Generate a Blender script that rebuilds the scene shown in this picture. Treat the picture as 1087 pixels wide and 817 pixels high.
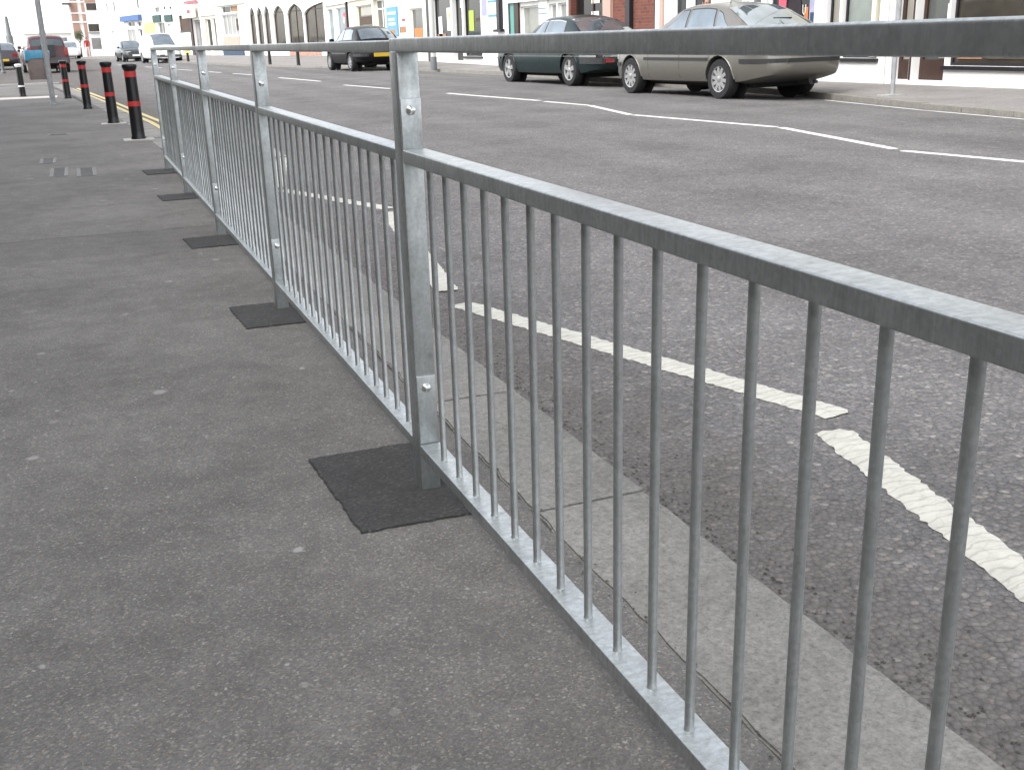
import bpy, bmesh, math, random
import numpy as np
from mathutils import Vector, Matrix
random.seed(7)
rng = random.Random(11)
scene = bpy.context.scene
for o in list(bpy.data.objects):
    bpy.data.objects.remove(o)
COL = scene.collection
R = math.radians

# ------------------------------------------------------------------ camera
CAM = Vector((-0.6325, 0.0, 1.0257))
yaw, pitch, roll = 0.3678, 0.3158, -0.0293
fwd = Vector((math.sin(yaw)*math.cos(pitch), math.cos(yaw)*math.cos(pitch), -math.sin(pitch)))
rgt = Vector((math.cos(yaw), -math.sin(yaw), 0.0))
upv = rgt.cross(fwd)
r2 = rgt*math.cos(roll) + upv*math.sin(roll)
u2 = -rgt*math.sin(roll) + upv*math.cos(roll)
cd = bpy.data.cameras.new('Camera')
cam = bpy.data.objects.new('Camera', cd); COL.objects.link(cam)
cam.matrix_world = Matrix(((r2.x, u2.x, -fwd.x, CAM.x), (r2.y, u2.y, -fwd.y, CAM.y), (r2.z, u2.z, -fwd.z, CAM.z), (0, 0, 0, 1)))
cd.sensor_width = 36.0; cd.sensor_fit = 'HORIZONTAL'
cd.lens = 1130.0/1087.0*36.0
cd.clip_start = 0.02; cd.clip_end = 5000.0
scene.camera = cam

# ------------------------------------------------------------------ sky, sun, exposure
SUN_POS = Vector((-0.85, -0.35, 1.0)).normalized()
world = bpy.data.worlds.new('World'); scene.world = world; world.use_nodes = True
nt = world.node_tree; nt.nodes.clear()
sky = nt.nodes.new('ShaderNodeTexSky'); sky.sky_type = 'NISHITA'; sky.sun_disc = False
sky.sun_elevation = math.asin(SUN_POS.z)
sky.sun_rotation = math.atan2(SUN_POS.x, SUN_POS.y)
sky.air_density = 1.0; sky.dust_density = 1.0; sky.ozone_density = 1.0
hs = nt.nodes.new('ShaderNodeHueSaturation'); hs.inputs['Saturation'].default_value = 0.22
bg = nt.nodes.new('ShaderNodeBackground'); bg.inputs['Strength'].default_value = 0.15
out = nt.nodes.new('ShaderNodeOutputWorld')
nt.links.new(sky.outputs[0], hs.inputs['Color']); nt.links.new(hs.outputs[0], bg.inputs['Color']); nt.links.new(bg.outputs[0], out.inputs[0])
sl = bpy.data.lights.new('Sun', 'SUN'); sl.energy = 1.0; sl.angle = R(40); sl.color = (1.0, 0.965, 0.91)
so = bpy.data.objects.new('Sun', sl); COL.objects.link(so)
so.rotation_euler = SUN_POS.to_track_quat('Z', 'Y').to_euler()
vs = scene.view_settings
vs.view_transform = 'Standard'; vs.look = 'None'; vs.gamma = 1.0; vs.use_curve_mapping = False
vs.exposure = 1.75
scene.render.engine = 'CYCLES'
scene.cycles.max_bounces = 6; scene.cycles.diffuse_bounces = 3; scene.cycles.glossy_bounces = 3

# ------------------------------------------------------------------ ground levels
def rise(y): return 0.0044*max(0.0, y-20.0)
def road_z(x, y):
    z = -0.08+0.0115*(x-0.5) if x < 8.7 else 0.0143-0.03*(x-8.7)
    return z+rise(y)
NEAR_K = [(-4, .49), (6, .49), (10, .45), (14, .35), (18, .20), (22, -.05), (26.5, -.35), (31, -.70), (35.6, -1.05)]
FAR_K = [(-4, 8.95), (5, 9.02), (9.3, 9.14), (11.2, 9.45), (13.4, 10.0), (15.2, 10.38), (20, 10.7), (27, 10.65), (32, 10.3), (36, 9.7), (43, 7.75), (51, 6.2), (61, 5.1), (72, 3.9), (85, 2.3), (100, 0.0)]
def interp(tab, y):
    return float(np.interp(y, [t[0] for t in tab], [t[1] for t in tab]))
def nk(y): return interp(NEAR_K, y)
def fk(y):
    return (interp(FAR_K, y-1.2)+interp(FAR_K, y-.4)+interp(FAR_K, y+.4)+interp(FAR_K, y+1.2))/4
def far_top(y): return 0.06+rise(y)
def far_z(x, y): return far_top(y)+0.015*(x-fk(y))

# ------------------------------------------------------------------ helpers: materials
MATS = {}
def new_mat(name):
    m = bpy.data.materials.new(name); m.use_nodes = True
    MATS[name] = m
    n = m.node_tree.nodes; l = m.node_tree.links
    return m, n, l, n['Principled BSDF']
def rgba(c): return (c[0], c[1], c[2], 1.0)
def ramp(n, l, src, stops):
    r = n.new('ShaderNodeValToRGB')
    e = r.color_ramp.elements
    while len(e) < len(stops): e.new(0.5)
    for i, (p, c) in enumerate(stops):
        e[i].position = p; e[i].color = rgba(c) if len(c) == 3 else c
    l.new(src, r.inputs[0]); return r
def noise(n, l, vec, scale, detail=4, rough=.55, dist=0):
    t = n.new('ShaderNodeTexNoise'); t.inputs['Scale'].default_value = scale
    t.inputs['Detail'].default_value = detail; t.inputs['Roughness'].default_value = rough
    t.inputs['Distortion'].default_value = dist
    if vec is not None: l.new(vec, t.inputs['Vector'])
    return t
def voro(n, l, vec, scale, feature='F1', rand=1.0):
    t = n.new('ShaderNodeTexVoronoi'); t.feature = feature; t.inputs['Scale'].default_value = scale
    t.inputs['Randomness'].default_value = rand
    if vec is not None: l.new(vec, t.inputs['Vector'])
    return t
def mixc(n, l, fac, a, b, mode='MIX'):
    x = n.new('ShaderNodeMix'); x.data_type = 'RGBA'; x.blend_type = mode
    for s, v in ((0, fac), (6, a), (7, b)):
        if isinstance(v, (int, float)): x.inputs[s].default_value = v
        elif isinstance(v, tuple): x.inputs[s].default_value = rgba(v)
        else: l.new(v, x.inputs[s])
    return x.outputs[2]
def math_n(n, l, op, a, b=None, clamp=False):
    x = n.new('ShaderNodeMath'); x.operation = op; x.use_clamp = clamp
    for i, v in ((0, a), (1, b)):
        if v is None: continue
        if isinstance(v, (int, float)): x.inputs[i].default_value = v
        else: l.new(v, x.inputs[i])
    return x.outputs[0]
def mapping(n, l, vec, scale=(1, 1, 1), loc=(0, 0, 0)):
    m = n.new('ShaderNodeMapping'); m.inputs['Scale'].default_value = scale; m.inputs['Location'].default_value = loc
    l.new(vec, m.inputs['Vector']); return m.outputs[0]
def bump(n, l, bsdf, h, strength=.4, dist=.003, prev=None):
    b = n.new('ShaderNodeBump'); b.inputs['Strength'].default_value = strength; b.inputs['Distance'].default_value = dist
    l.new(h, b.inputs['Height'])
    if prev is not None: l.new(prev, b.inputs['Normal'])
    l.new(b.outputs[0], bsdf.inputs['Normal']); return b.outputs[0]
def coords(n, kind='Object'):
    return n.new('ShaderNodeTexCoord').outputs[kind]
def worldpos(n): return n.new('ShaderNodeNewGeometry').outputs['Position']

def paint(name, col, rough=.5, metal=0.0, var=.12, scale=6.0, bmp=.15, bscale=60, coat=0.0, spec=.5):
    m, n, l, b = new_mat(name)
    w = worldpos(n)
    t = noise(n, l, w, scale, 5, .6)
    dark = tuple(c*(1-var) for c in col); lite = tuple(min(1, c*(1+var*.6)) for c in col)
    r = ramp(n, l, t.outputs[0], [(.3, dark), (.7, lite)])
    l.new(r.outputs[0], b.inputs['Base Color'])
    b.inputs['Roughness'].default_value = rough; b.inputs['Metallic'].default_value = metal
    b.inputs['Coat Weight'].default_value = coat
    b.inputs['Specular IOR Level'].default_value = spec
    if bmp > 0:
        t2 = noise(n, l, w, bscale, 3, .6)
        bump(n, l, b, t2.outputs[0], bmp, .004)
    return m

# galvanised steel -------------------------------------------------------
def galvanised(name, tone=1.0):
    m, n, l, b = new_mat(name)
    w = coords(n, 'Object')
    sp = voro(n, l, w, 170.0)
    blot = noise(n, l, w, 14.0, 6, .65, .4)
    fine = noise(n, l, mapping(n, l, w, (60, 120, 14)), 1.0, 5, .7)
    base = ramp(n, l, blot.outputs[0], [(.28, (.385*tone, .40*tone, .40*tone)), (.5, (.46*tone, .48*tone, .482*tone)), (.75, (.53*tone, .555*tone, .56*tone))])
    sep = n.new('ShaderNodeSeparateColor'); l.new(sp.outputs['Color'], sep.inputs[0])
    spang = ramp(n, l, sep.outputs[0], [(0, (.82, .83, .84)), (1, (1.0, 1.0, 1.0))])
    c = mixc(n, l, .8, base.outputs[0], spang.outputs[0], 'MULTIPLY')
    st = ramp(n, l, fine.outputs[0], [(.35, (.72, .72, .70)), (.6, (1, 1, 1))])
    c = mixc(n, l, .7, c, st.outputs[0], 'MULTIPLY')
    # few dull brown-grey stains
    stn = noise(n, l, w, 38.0, 3, .6)
    sm = ramp(n, l, stn.outputs[0], [(.66, (0, 0, 0)), (.78, (1, 1, 1))])
    c = mixc(n, l, math_n(n, l, 'MULTIPLY', sm.outputs[0], .5), c, (.20, .19, .165))
    l.new(c, b.inputs['Base Color'])
    b.inputs['Metallic'].default_value = .92
    rr = ramp(n, l, fine.outputs[0], [(.3, (.50,)*3), (.7, (.34,)*3)])
    l.new(rr.outputs[0], b.inputs['Roughness'])
    bump(n, l, b, fine.outputs[0], .12, .002)
    return m
galvanised('galv', 1.12)
galvanised('galv_dull', .62)
paint('bolt_steel', (.62, .63, .62), .28, .9, .1, 80, .05)

# pavement asphalt -----------------------------------------------------------
def asphalt(name, lo, hi, stone_scale, stone_amt, bump_d, gum=False, gutter=False, seam=False, chips=.35, cav=0.0):
    m, n, l, b = new_mat(name)
    w = worldpos(n)
    big = noise(n, l, w, .9, 4, .6)
    mid = noise(n, l, w, 9.0, 5, .65)
    fine = noise(n, l, w, 320.0, 3, .7)
    dst = noise(n, l, w, stone_scale*.55, 2, .6)
    wd = n.new('ShaderNodeVectorMath'); wd.operation = 'MULTIPLY_ADD'
    l.new(dst.outputs['Color'], wd.inputs[0]); wd.inputs[1].default_value = (.55/stone_scale,)*3; l.new(w, wd.inputs[2])
    ws = wd.outputs[0]
    vs_ = voro(n, l, ws, stone_scale)
    sep = n.new('ShaderNodeSeparateColor'); l.new(vs_.outputs['Color'], sep.inputs[0])
    mixv = math_n(n, l, 'ADD', math_n(n, l, 'MULTIPLY', big.outputs[0], .6), math_n(n, l, 'MULTIPLY', mid.outputs[0], .4))
    base = ramp(n, l, mixv, [(.38, lo), (.62, hi)])
    stn = ramp(n, l, sep.outputs[0], [(0, (.55, .54, .53)), (.55, (.95, .94, .93)), (.86, (1.25, 1.2, 1.14)), (.97, (1.9, 1.8, 1.65)), (1, (2.6, 2.5, 2.35))])
    c = mixc(n, l, stone_amt, base.outputs[0], stn.outputs[0], 'MULTIPLY')
    # coloured chips: brick and ochre grains
    chip = ramp(n, l, sep.outputs[1], [(.90, (0, 0, 0)), (.93, (1, 1, 1))])
    c = mixc(n, l, math_n(n, l, 'MULTIPLY', chip.outputs[0], chips*.8), c, (.20, .14, .10))
    edge = voro(n, l, ws, stone_scale, 'DISTANCE_TO_EDGE')
    er = ramp(n, l, edge.outputs['Distance'], [(0, (0, 0, 0)), (.22, (1, 1, 1))])
    if cav:
        bt = ramp(n, l, edge.outputs['Distance'], [(0, (.45, .44, .435)), (.30, (1.05,)*3)])   # dark bitumen between the chippings, with the shade of the gaps painted in
        cm_ = ramp(n, l, noise(n, l, w, 14.0, 5, .7).outputs[0], [(.36, (.15,)*3), (.66, (1, 1, 1))])
        c = mixc(n, l, math_n(n, l, 'MULTIPLY', cm_.outputs[0], cav), c, bt.outputs[0], 'MULTIPLY')
    fr = ramp(n, l, fine.outputs[0], [(.25, (.72,)*3), (.75, (1.25,)*3)])
    c = mixc(n, l, .75, c, fr.outputs[0], 'MULTIPLY')
    if gum:
        dn = noise(n, l, w, 36.0, 3, .6)
        wv = n.new('ShaderNodeVectorMath'); wv.operation = 'MULTIPLY_ADD'
        l.new(dn.outputs['Color'], wv.inputs[0]); wv.inputs[1].default_value = (.022, .022, 0); l.new(w, wv.inputs[2])
        for sc, thr, amt, keep in ((2.3, .085, .35, .45), (3.7, .08, .55, .66), (7.5, .085, .62, .80), (24.0, .13, .6, .92), (55.0, .20, .5, .90)):
            g = voro(n, l, wv.outputs[0], sc); g.voronoi_dimensions = '2D'
            s2 = n.new('ShaderNodeSeparateColor'); l.new(g.outputs['Color'], s2.inputs[0])
            k = math_n(n, l, 'GREATER_THAN', s2.outputs[0], keep)
            rad = math_n(n, l, 'MULTIPLY', s2.outputs[1], thr)
            ins = math_n(n, l, 'SUBTRACT', rad, g.outputs['Distance'])
            ins = math_n(n, l, 'MULTIPLY', ins, 34.0, True)
            f = math_n(n, l, 'MULTIPLY', math_n(n, l, 'MULTIPLY', ins, k), math_n(n, l, 'MULTIPLY', s2.outputs[2], amt+.25))
            c = mixc(n, l, f, c, (.31, .30, .287))
        # rusty stains
        ru = noise(n, l, w, 2.6, 4, .6)
        rm = ramp(n, l, ru.outputs[0], [(.70, (0, 0, 0)), (.80, (1, 1, 1))])
        c = mixc(n, l, math_n(n, l, 'MULTIPLY', rm.outputs[0], .28), c, (.15, .09, .05))
        dk = noise(n, l, mapping(n, l, w, (1, 1, 1), (31, 7, 0)), 1.6, 5, .7)
        dm = ramp(n, l, dk.outputs[0], [(.56, (1, 1, 1)), (.72, (.78, .77, .76))])
        c = mixc(n, l, .8, c, dm.outputs[0], 'MULTIPLY')
    if seam:
        sx = n.new('ShaderNodeSeparateXYZ'); l.new(w, sx.inputs[0])
        wob = noise(n, l, w, 2.5, 5, .7)
        yy = math_n(n, l, 'ADD', sx.outputs[1], math_n(n, l, 'MULTIPLY', math_n(n, l, 'SUBTRACT', wob.outputs[0], .5), .22))
        for y0, wd, dkc in ((6.6, .03, .62), (7.9, .02, .8), (15.6, .03, .75)):
            dd = math_n(n, l, 'ABSOLUTE', math_n(n, l, 'SUBTRACT', yy, y0))
            f = math_n(n, l, 'SUBTRACT', 1.0, math_n(n, l, 'DIVIDE', dd, wd), True)
            c = mixc(n, l, math_n(n, l, 'MULTIPLY', f, 1-dkc+.25), c, (.05, .047, .045))
        # relaid strip: darker band between two seams
        b1 = math_n(n, l, 'GREATER_THAN', yy, 5.9); b2 = math_n(n, l, 'LESS_THAN', yy, 6.6)
        f = math_n(n, l, 'MULTIPLY', b1, b2)
        c = mixc(n, l, math_n(n, l, 'MULTIPLY', f, .18), c, (.07, .066, .064))
    if gutter:
        sx = n.new('ShaderNodeSeparateXYZ'); l.new(w, sx.inputs[0])
        gn = noise(n, l, w, 5.0, 6, .7)
        xx = math_n(n, l, 'ADD', sx.outputs[0], math_n(n, l, 'MULTIPLY', math_n(n, l, 'SUBTRACT', gn.outputs[0], .5), .9))
        f = ramp(n, l, xx, [(.0, (1, 1, 1)), (.75, (.75,)*3), (1.0, (0, 0, 0))])
        gm = noise(n, l, w, 30.0, 5, .7)
        gc = ramp(n, l, gm.outputs[0], [(.3, (.060, .052, .045)), (.7, (.125, .110, .095))])
        c = mixc(n, l, math_n(n, l, 'MULTIPLY', f.outputs[0], .62), c, gc.outputs[0])
        # faint wheel tracks: polished lanes
        tr = n.new('ShaderNodeTexWave'); tr.wave_type = 'BANDS'; tr.bands_direction = 'X'; tr.inputs['Scale'].default_value = .27
        tr.inputs['Distortion'].default_value = 1.2; tr.inputs['Detail'].default_value = 2
        l.new(w, tr.inputs['Vector'])
        tc = ramp(n, l, tr.outputs[0], [(.2, (.92,)*3), (.8, (1.06,)*3)])
        c = mixc(n, l, .8, c, tc.outputs[0], 'MULTIPLY')
        # tar patches / old repairs
        ol = noise(n, l, mapping(n, l, w, (.5, .09, 1), (3, 9, 0)), 1.0, 5, .6)
        om = ramp(n, l, ol.outputs[0], [(.58, (1, 1, 1)), (.68, (.80, .79, .80))])
        c = mixc(n, l, .7, c, om.outputs[0], 'MULTIPLY')
    l.new(c, b.inputs['Base Color'])
    b.inputs['Roughness'].default_value = .88
    b.inputs['Specular IOR Level'].default_value = .3
    dome = math_n(n, l, 'SUBTRACT', 1.0, math_n(n, l, 'MULTIPLY', vs_.outputs['Distance'], vs_.outputs['Distance']))
    hh = math_n(n, l, 'ADD', math_n(n, l, 'MULTIPLY', dome, .7), math_n(n, l, 'MULTIPLY', sep.outputs[2], .45))
    tot = math_n(n, l, 'ADD', math_n(n, l, 'MULTIPLY', hh, .55*bump_d/.01), math_n(n, l, 'ADD', math_n(n, l, 'MULTIPLY', mid.outputs[0], .42), math_n(n, l, 'MULTIPLY', fine.outputs[0], .07)))
    bump(n, l, b, tot, 1.0, .01)
    return m
asphalt('pavement', (.099, .0955, .092), (.160, .1545, .149), 240.0, .55, .0022, gum=True, seam=True)
asphalt('road', (.134, .129, .129), (.192, .186, .187), 64.0, .50, .0300, gutter=True, cav=.34, chips=.16)
asphalt('patch', (.034, .034, .034), (.052, .052, .052), 150.0, .5, .0035, chips=.06)
asphalt('far_pave', (.18, .170, .163), (.25, .238, .229), 60.0, .25, .001)

def stone(name, lo, hi, scale=26.0, pit=True):
    m, n, l, b = new_mat(name)
    w = worldpos(n)
    a = noise(n, l, w, scale, 7, .68, .3); f = noise(n, l, w, 130.0, 5, .75); g = noise(n, l, w, 3.0, 4, .6)
    v = math_n(n, l, 'ADD', math_n(n, l, 'MULTIPLY', a.outputs[0], .6), math_n(n, l, 'MULTIPLY', g.outputs[0], .4))
    r = ramp(n, l, v, [(.34, lo), (.64, hi)])
    c = r.outputs[0]
    fr = ramp(n, l, f.outputs[0], [(.30, (.52,)*3), (.48, (.98,)*3), (.7, (1.22,)*3)])
    c = mixc(n, l, .85, c, fr.outputs[0], 'MULTIPLY')
    d = noise(n, l, w, 9.0, 6, .75)
    dm = ramp(n, l, d.outputs[0], [(.62, (0, 0, 0)), (.74, (1, 1, 1))])
    c = mixc(n, l, math_n(n, l, 'MULTIPLY', dm.outputs[0], .45), c, (.11, .10, .088))
    l.new(c, b.inputs['Base Color']); b.inputs['Roughness'].default_value = .9; b.inputs['Specular IOR Level'].default_value = .25
    p = bump(n, l, b, a.outputs[0], .4, .006)
    bump(n, l, b, f.outputs[0], .4, .002, p)
    return m
stone('kerbstone', (.132, .127, .117), (.262, .253, .236), 55.0)
stone('kerb_far', (.17, .162, .142), (.27, .258, .23))
stone('bedding', (.055, .05, .045), (.10, .092, .083), 40)
stone('concrete', (.30, .29, .27), (.42, .41, .385))
stone('cover_frame', (.17, .165, .16), (.23, .225, .215))
stone('pale_band', (.40, .375, .34), (.52, .49, .45))

def thermoplastic(name, col, wear=.5, wave=True):
    m, n, l, b = new_mat(name)
    w = worldpos(n); o = coords(n, 'Object')
    a = noise(n, l, w, 16.0, 6, .7); f = noise(n, l, w, 120.0, 4, .7)
    r = ramp(n, l, a.outputs[0], [(.3, tuple(x*.80 for x in col)), (.6, col)])
    c = r.outputs[0]
    cr = voro(n, l, mapping(n, l, o, (12, 34, 1)), 1.0, 'DISTANCE_TO_EDGE')
    cm = ramp(n, l, cr.outputs['Distance'], [(.0, (.45, .44, .42)), (.05, (1, 1, 1))])
    c = mixc(n, l, wear*.5, c, cm.outputs[0], 'MULTIPLY')
    wv = n.new('ShaderNodeTexWave'); wv.wave_type = 'BANDS'; wv.bands_direction = 'Y'; wv.inputs['Scale'].default_value = 9.0
    wv.inputs['Distortion'].default_value = 5.0; wv.inputs['Detail'].default_value = 3; wv.inputs['Detail Scale'].default_value = 1.6
    l.new(w, wv.inputs['Vector'])
    wr_ = ramp(n, l, wv.outputs[0], [(.0, (.50, .48, .45)), (.10, (.88, .87, .85)), (.3, (1, 1, 1))])
    c = mixc(n, l, wear, c, wr_.outputs[0], 'MULTIPLY')
    d = ramp(n, l, f.outputs[0], [(.62, (0, 0, 0)), (.80, (1, 1, 1))])
    c = mixc(n, l, math_n(n, l, 'MULTIPLY', d.outputs[0], wear), c, (.16, .15, .14))
    l.new(c, b.inputs['Base Color']); b.inputs['Roughness'].default_value = .75
    p = bump(n, l, b, f.outputs[0], .35, .003)
    bump(n, l, b, cr.outputs['Distance'], .3, .006, p)
    return m
thermoplastic('white_line', (.48, .47, .42), .5)
thermoplastic('white_line_far', (.68, .67, .64), .25)
thermoplastic('yellow_line', (.55, .45, .20), .2)

# building / object paints -------------------------------------------------------
paint('wall_white', (.80, .79, .76), .8, 0, .06, 1.2, .1, 30)
paint('wall_cream', (.78, .73, .60), .8, 0, .07, 1.2, .1, 30)
paint('wall_pinkish', (.48, .33, .27), .8, 0, .08, 1.2, .1, 30)
paint('wall_yellow', (.62, .50, .20), .7, 0, .08, 1.2, .1, 30)
paint('trim_white', (.82, .82, .81), .5, 0, .05, 3, .05, 30)
paint('trim_cream', (.76, .72, .56), .5, 0, .05, 3, .05, 30)
paint('trim_brown', (.042, .020, .015), .45, 0, .2, 8, .08, 50)
paint('trim_dark', (.014, .013, .017), .4, 0, .2, 8, .08, 50)
paint('trim_teal', (.09, .30, .26), .5, 0, .1, 6, .05, 50)
paint('door_lilac', (.32, .29, .32), .5, 0, .1, 6, .05, 50)
paint('blue_paint', (.05, .12, .30), .5, 0, .1, 6, .05, 50)
paint('navy_paint', (.02, .05, .10), .5, 0, .1, 6, .05, 50)
paint('skyblue_paint', (.10, .30, .52), .5, 0, .1, 6, .05, 50)
paint('green_sign', (.012, .055, .050), .5, 0, .1, 6, .05, 50)
paint('orange_paint', (.50, .16, .035), .5, 0, .1, 6, .05, 50)
paint('red_paint', (.40, .022, .022), .45, 0, .1, 10, .05, 50)
paint('pink_paint', (.55, .09, .13), .5, 0, .15, 6, .05, 50)
paint('lime_paint', (.36, .44, .05), .5, 0, .1, 6, .05, 50)
paint('paper', (.84, .84, .82), .7, 0, .03, 6, 0)
paint('lilac_paper', (.34, .34, .50), .7, 0, .2, 9, 0)
paint('black_paint', (.007, .007, .008), .32, 0, .3, 12, .1, 60)
paint('grey_paint', (.13, .135, .14), .5, 0, .15, 10, .08, 60)
paint('pole_grey', (.30, .305, .31), .55, .1, .2, 10, .1, 60)
paint('lamp_white', (.50, .50, .47), .5, 0, .1, 6, .05, 60)
paint('bin_brown', (.29, .235, .215), .6, 0, .15, 12, .12, 40)
paint('bag_blue', (.075, .31, .46), .35, 0, .2, 20, .3, 25)
paint('roof_slate', (.09, .09, .10), .7, 0, .2, 3, .2, 20)
paint('goods_brown', (.075, .048, .032), .7, 0, .4, 7, 0)
paint('goods_orange', (.34, .17, .085), .7, 0, .4, 9, 0)
paint('blind_green', (.21, .235, .215), .4, 0, .12, 4, 0, coat=.4)
paint('blind_cream', (.27, .255, .215), .4, 0, .10, 4, 0, coat=.4)
paint('blind_pale', (.25, .258, .228), .4, 0, .14, 3, 0, coat=.5)
paint('skin', (.36, .20, .15), .55, 0, .08, 20, 0)
paint('hair_dark', (.025, .016, .012), .6, 0, .2, 60, .2, 200)
paint('cloth_pale', (.60, .55, .55), .85, 0, .08, 20, .1, 120)
paint('cloth_red', (.30, .018, .02), .85, 0, .08, 20, .1, 120)
paint('cloth_dark', (.04, .045, .07), .85, 0, .1, 20, .1, 120)
paint('cover_iron', (.16, .158, .155), .55, .4, .2, 20, .2, 90)
paint('trunk_bark', (.10, .075, .055), .9, 0, .3, 12, .4, 30)
paint('leaf_green', (.055, .10, .045), .7, 0, .4, 3, 0)

def glass(name, col, rough=.06, metal=.08):
    m, n, l, b = new_mat(name)
    w = worldpos(n)
    t = noise(n, l, w, 1.1, 3, .6)
    r = ramp(n, l, t.outputs[0], [(.3, tuple(c*.65 for c in col)), (.7, tuple(min(1, c*1.25) for c in col))])
    l.new(r.outputs[0], b.inputs['Base Color'])
    b.inputs['Roughness'].default_value = rough; b.inputs['Metallic'].default_value = metal
    b.inputs['Specular IOR Level'].default_value = .3
    t2 = noise(n, l, w, 2.0, 2, .5)
    bump(n, l, b, t2.outputs[0], .04, .01)
    return m
glass('glass_dark', (.016, .017, .018)); glass('glass_grey', (.085, .09, .085)); glass('glass_pale', (.24, .24, .23))
glass('glass_brown', (.055, .048, .038)); glass('glass_blue', (.14, .20, .22)); glass('glass_display', (.022, .024, .026))
glass('car_glass', (.27, .31, .335), .04, .8); glass('car_glass_dark', (.08, .10, .105), .04, .6); glass('lamp_glass', (.75, .75, .74), .08, .6)

def brick_mat(name, c1, c2, mortar):
    m, n, l, b = new_mat(name)
    o = coords(n, 'Object')
    sw = n.new('ShaderNodeSeparateXYZ'); l.new(o, sw.inputs[0])
    cb = n.new('ShaderNodeCombineXYZ'); l.new(sw.outputs[0], cb.inputs[0]); l.new(sw.outputs[2], cb.inputs[1])
    t = n.new('ShaderNodeTexBrick'); l.new(cb.outputs[0], t.inputs['Vector'])
    t.inputs['Color1'].default_value = rgba(c1); t.inputs['Color2'].default_value = rgba(c2); t.inputs['Mortar'].default_value = rgba(mortar)
    t.inputs['Scale'].default_value = 1.0; t.inputs['Brick Width'].default_value = .225; t.inputs['Row Height'].default_value = .075
    t.inputs['Mortar Size'].default_value = .008
    nn = noise(n, l, o, 5, 5, .6); fr = ramp(n, l, nn.outputs[0], [(.3, (.75,)*3), (.7, (1.15,)*3)])
    c = mixc(n, l, .8, t.outputs[0], fr.outputs[0], 'MULTIPLY')
    l.new(c, b.inputs['Base Color']); b.inputs['Roughness'].default_value = .9
    inv = math_n(n, l, 'SUBTRACT', 1.0, t.outputs['Fac'])
    bump(n, l, b, inv, .6, .008)
    return m
brick_mat('brick', (.20, .060, .038), (.14, .040, .028), (.13, .095, .075))
brick_mat('brick_far', (.42, .22, .16), (.36, .18, .13), (.42, .36, .30))
brick_mat('brick_dull', (.090, .052, .040), (.065, .040, .032), (.075, .068, .062))

def carpaint(name, col, metal=.0, rough=.3, coat=1.0, grime=.4, spec=.5):
    m, n, l, b = new_mat(name)
    o = coords(n, 'Object')
    sp = n.new('ShaderNodeSeparateXYZ'); l.new(o, sp.inputs[0])
    dn = noise(n, l, o, 5.0, 5, .65)
    zz = math_n(n, l, 'ADD', sp.outputs[2], math_n(n, l, 'MULTIPLY', math_n(n, l, 'SUBTRACT', dn.outputs[0], .5), .25))
    f = ramp(n, l, zz, [(.18, (1, 1, 1)), (.48, (0, 0, 0))])
    c = mixc(n, l, math_n(n, l, 'MULTIPLY', f.outputs[0], grime), col, (.12, .105, .09))   # road grime on the sills
    l.new(c, b.inputs['Base Color'])
    b.inputs['Metallic'].default_value = metal; b.inputs['Roughness'].default_value = rough
    b.inputs['Coat Weight'].default_value = coat; b.inputs['Coat Roughness'].default_value = .06; b.inputs['Specular IOR Level'].default_value = spec
    return m
carpaint('car_silver', (.180, .172, .150), .5, .40, .4, grime=.25)
carpaint('car_green', (.003, .015, .016), .1, .35, .15, grime=.10, spec=.4)
carpaint('car_black', (.003, .003, .0035), .0, .35, .0, grime=.05, spec=.3)
carpaint('car_white', (.80, .80, .79), 0, .35)
carpaint('car_maroon', (.055, .006, .009), .1, .35, .3, grime=.10)
carpaint('car_charcoal', (.022, .025, .027), .2, .35, .5, grime=.15)
carpaint('car_plum', (.030, .022, .028), .2, .35, .5, grime=.15)
carpaint('car_pale', (.60, .62, .60), .2, .35)
paint('tyre', (.016, .016, .017), .85, 0, .2, 30, .2, 90)
paint('rim_silver', (.38, .38, .38), .3, .6, .06, 30, 0)
paint('plastic_black', (.022, .022, .024), .55, 0, .15, 30, .1, 90)
paint('plastic_grey', (.07, .07, .072), .55, 0, .15, 30, .1, 90)
paint('chrome', (.75, .75, .75), .12, 1.0, .03, 30, 0)
paint('light_red', (.20, .006, .008), .15, 0, .1, 30, 0, coat=1)
paint('light_amber', (.75, .25, .03), .15, 0, .1, 30, 0, coat=1)
paint('plate_yellow', (.50, .33, .02), .4, 0, .04, 30, 0)
paint('plate_white', (.78, .78, .76), .4, 0, .04, 30, 0)
paint('well_black', (.006, .006, .006), .95, 0, .1, 5, 0)
paint('mannequin_dark', (.02, .014, .018), .8, 0, .3, 8, 0)

# ------------------------------------------------------------------ helpers: objects
def link(name, me, parent=None, mat=None):
    o = bpy.data.objects.new(name, me); COL.objects.link(o)
    if parent is not None: o.parent = parent
    if mat is not None and me is not None and len(me.materials) == 0:
        me.materials.append(MATS[mat])
    return o
def tag(o, label=None, cat=None, group=None, kind=None):
    if label: o['label'] = label
    if cat: o['category'] = cat
    if group: o['group'] = group
    if kind: o['kind'] = kind
    return o
def empty(name, loc=(0, 0, 0), rz=0.0):
    o = bpy.data.objects.new(name, None); COL.objects.link(o)
    o.location = loc; o.rotation_euler = (0, 0, rz); o.empty_display_size = .2
    return o
def copy_tree(o, parent=None):
    c = o.copy(); COL.objects.link(c); c.parent = parent
    for ch in o.children: copy_tree(ch, c)
    return c
def finish(bm, name, smooth=False, recalc=True):
    if recalc: bmesh.ops.recalc_face_normals(bm, faces=bm.faces[:])
    me = bpy.data.meshes.new(name); bm.to_mesh(me); bm.free()
    if smooth:
        for p in me.polygons: p.use_smooth = True
    return me
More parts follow.
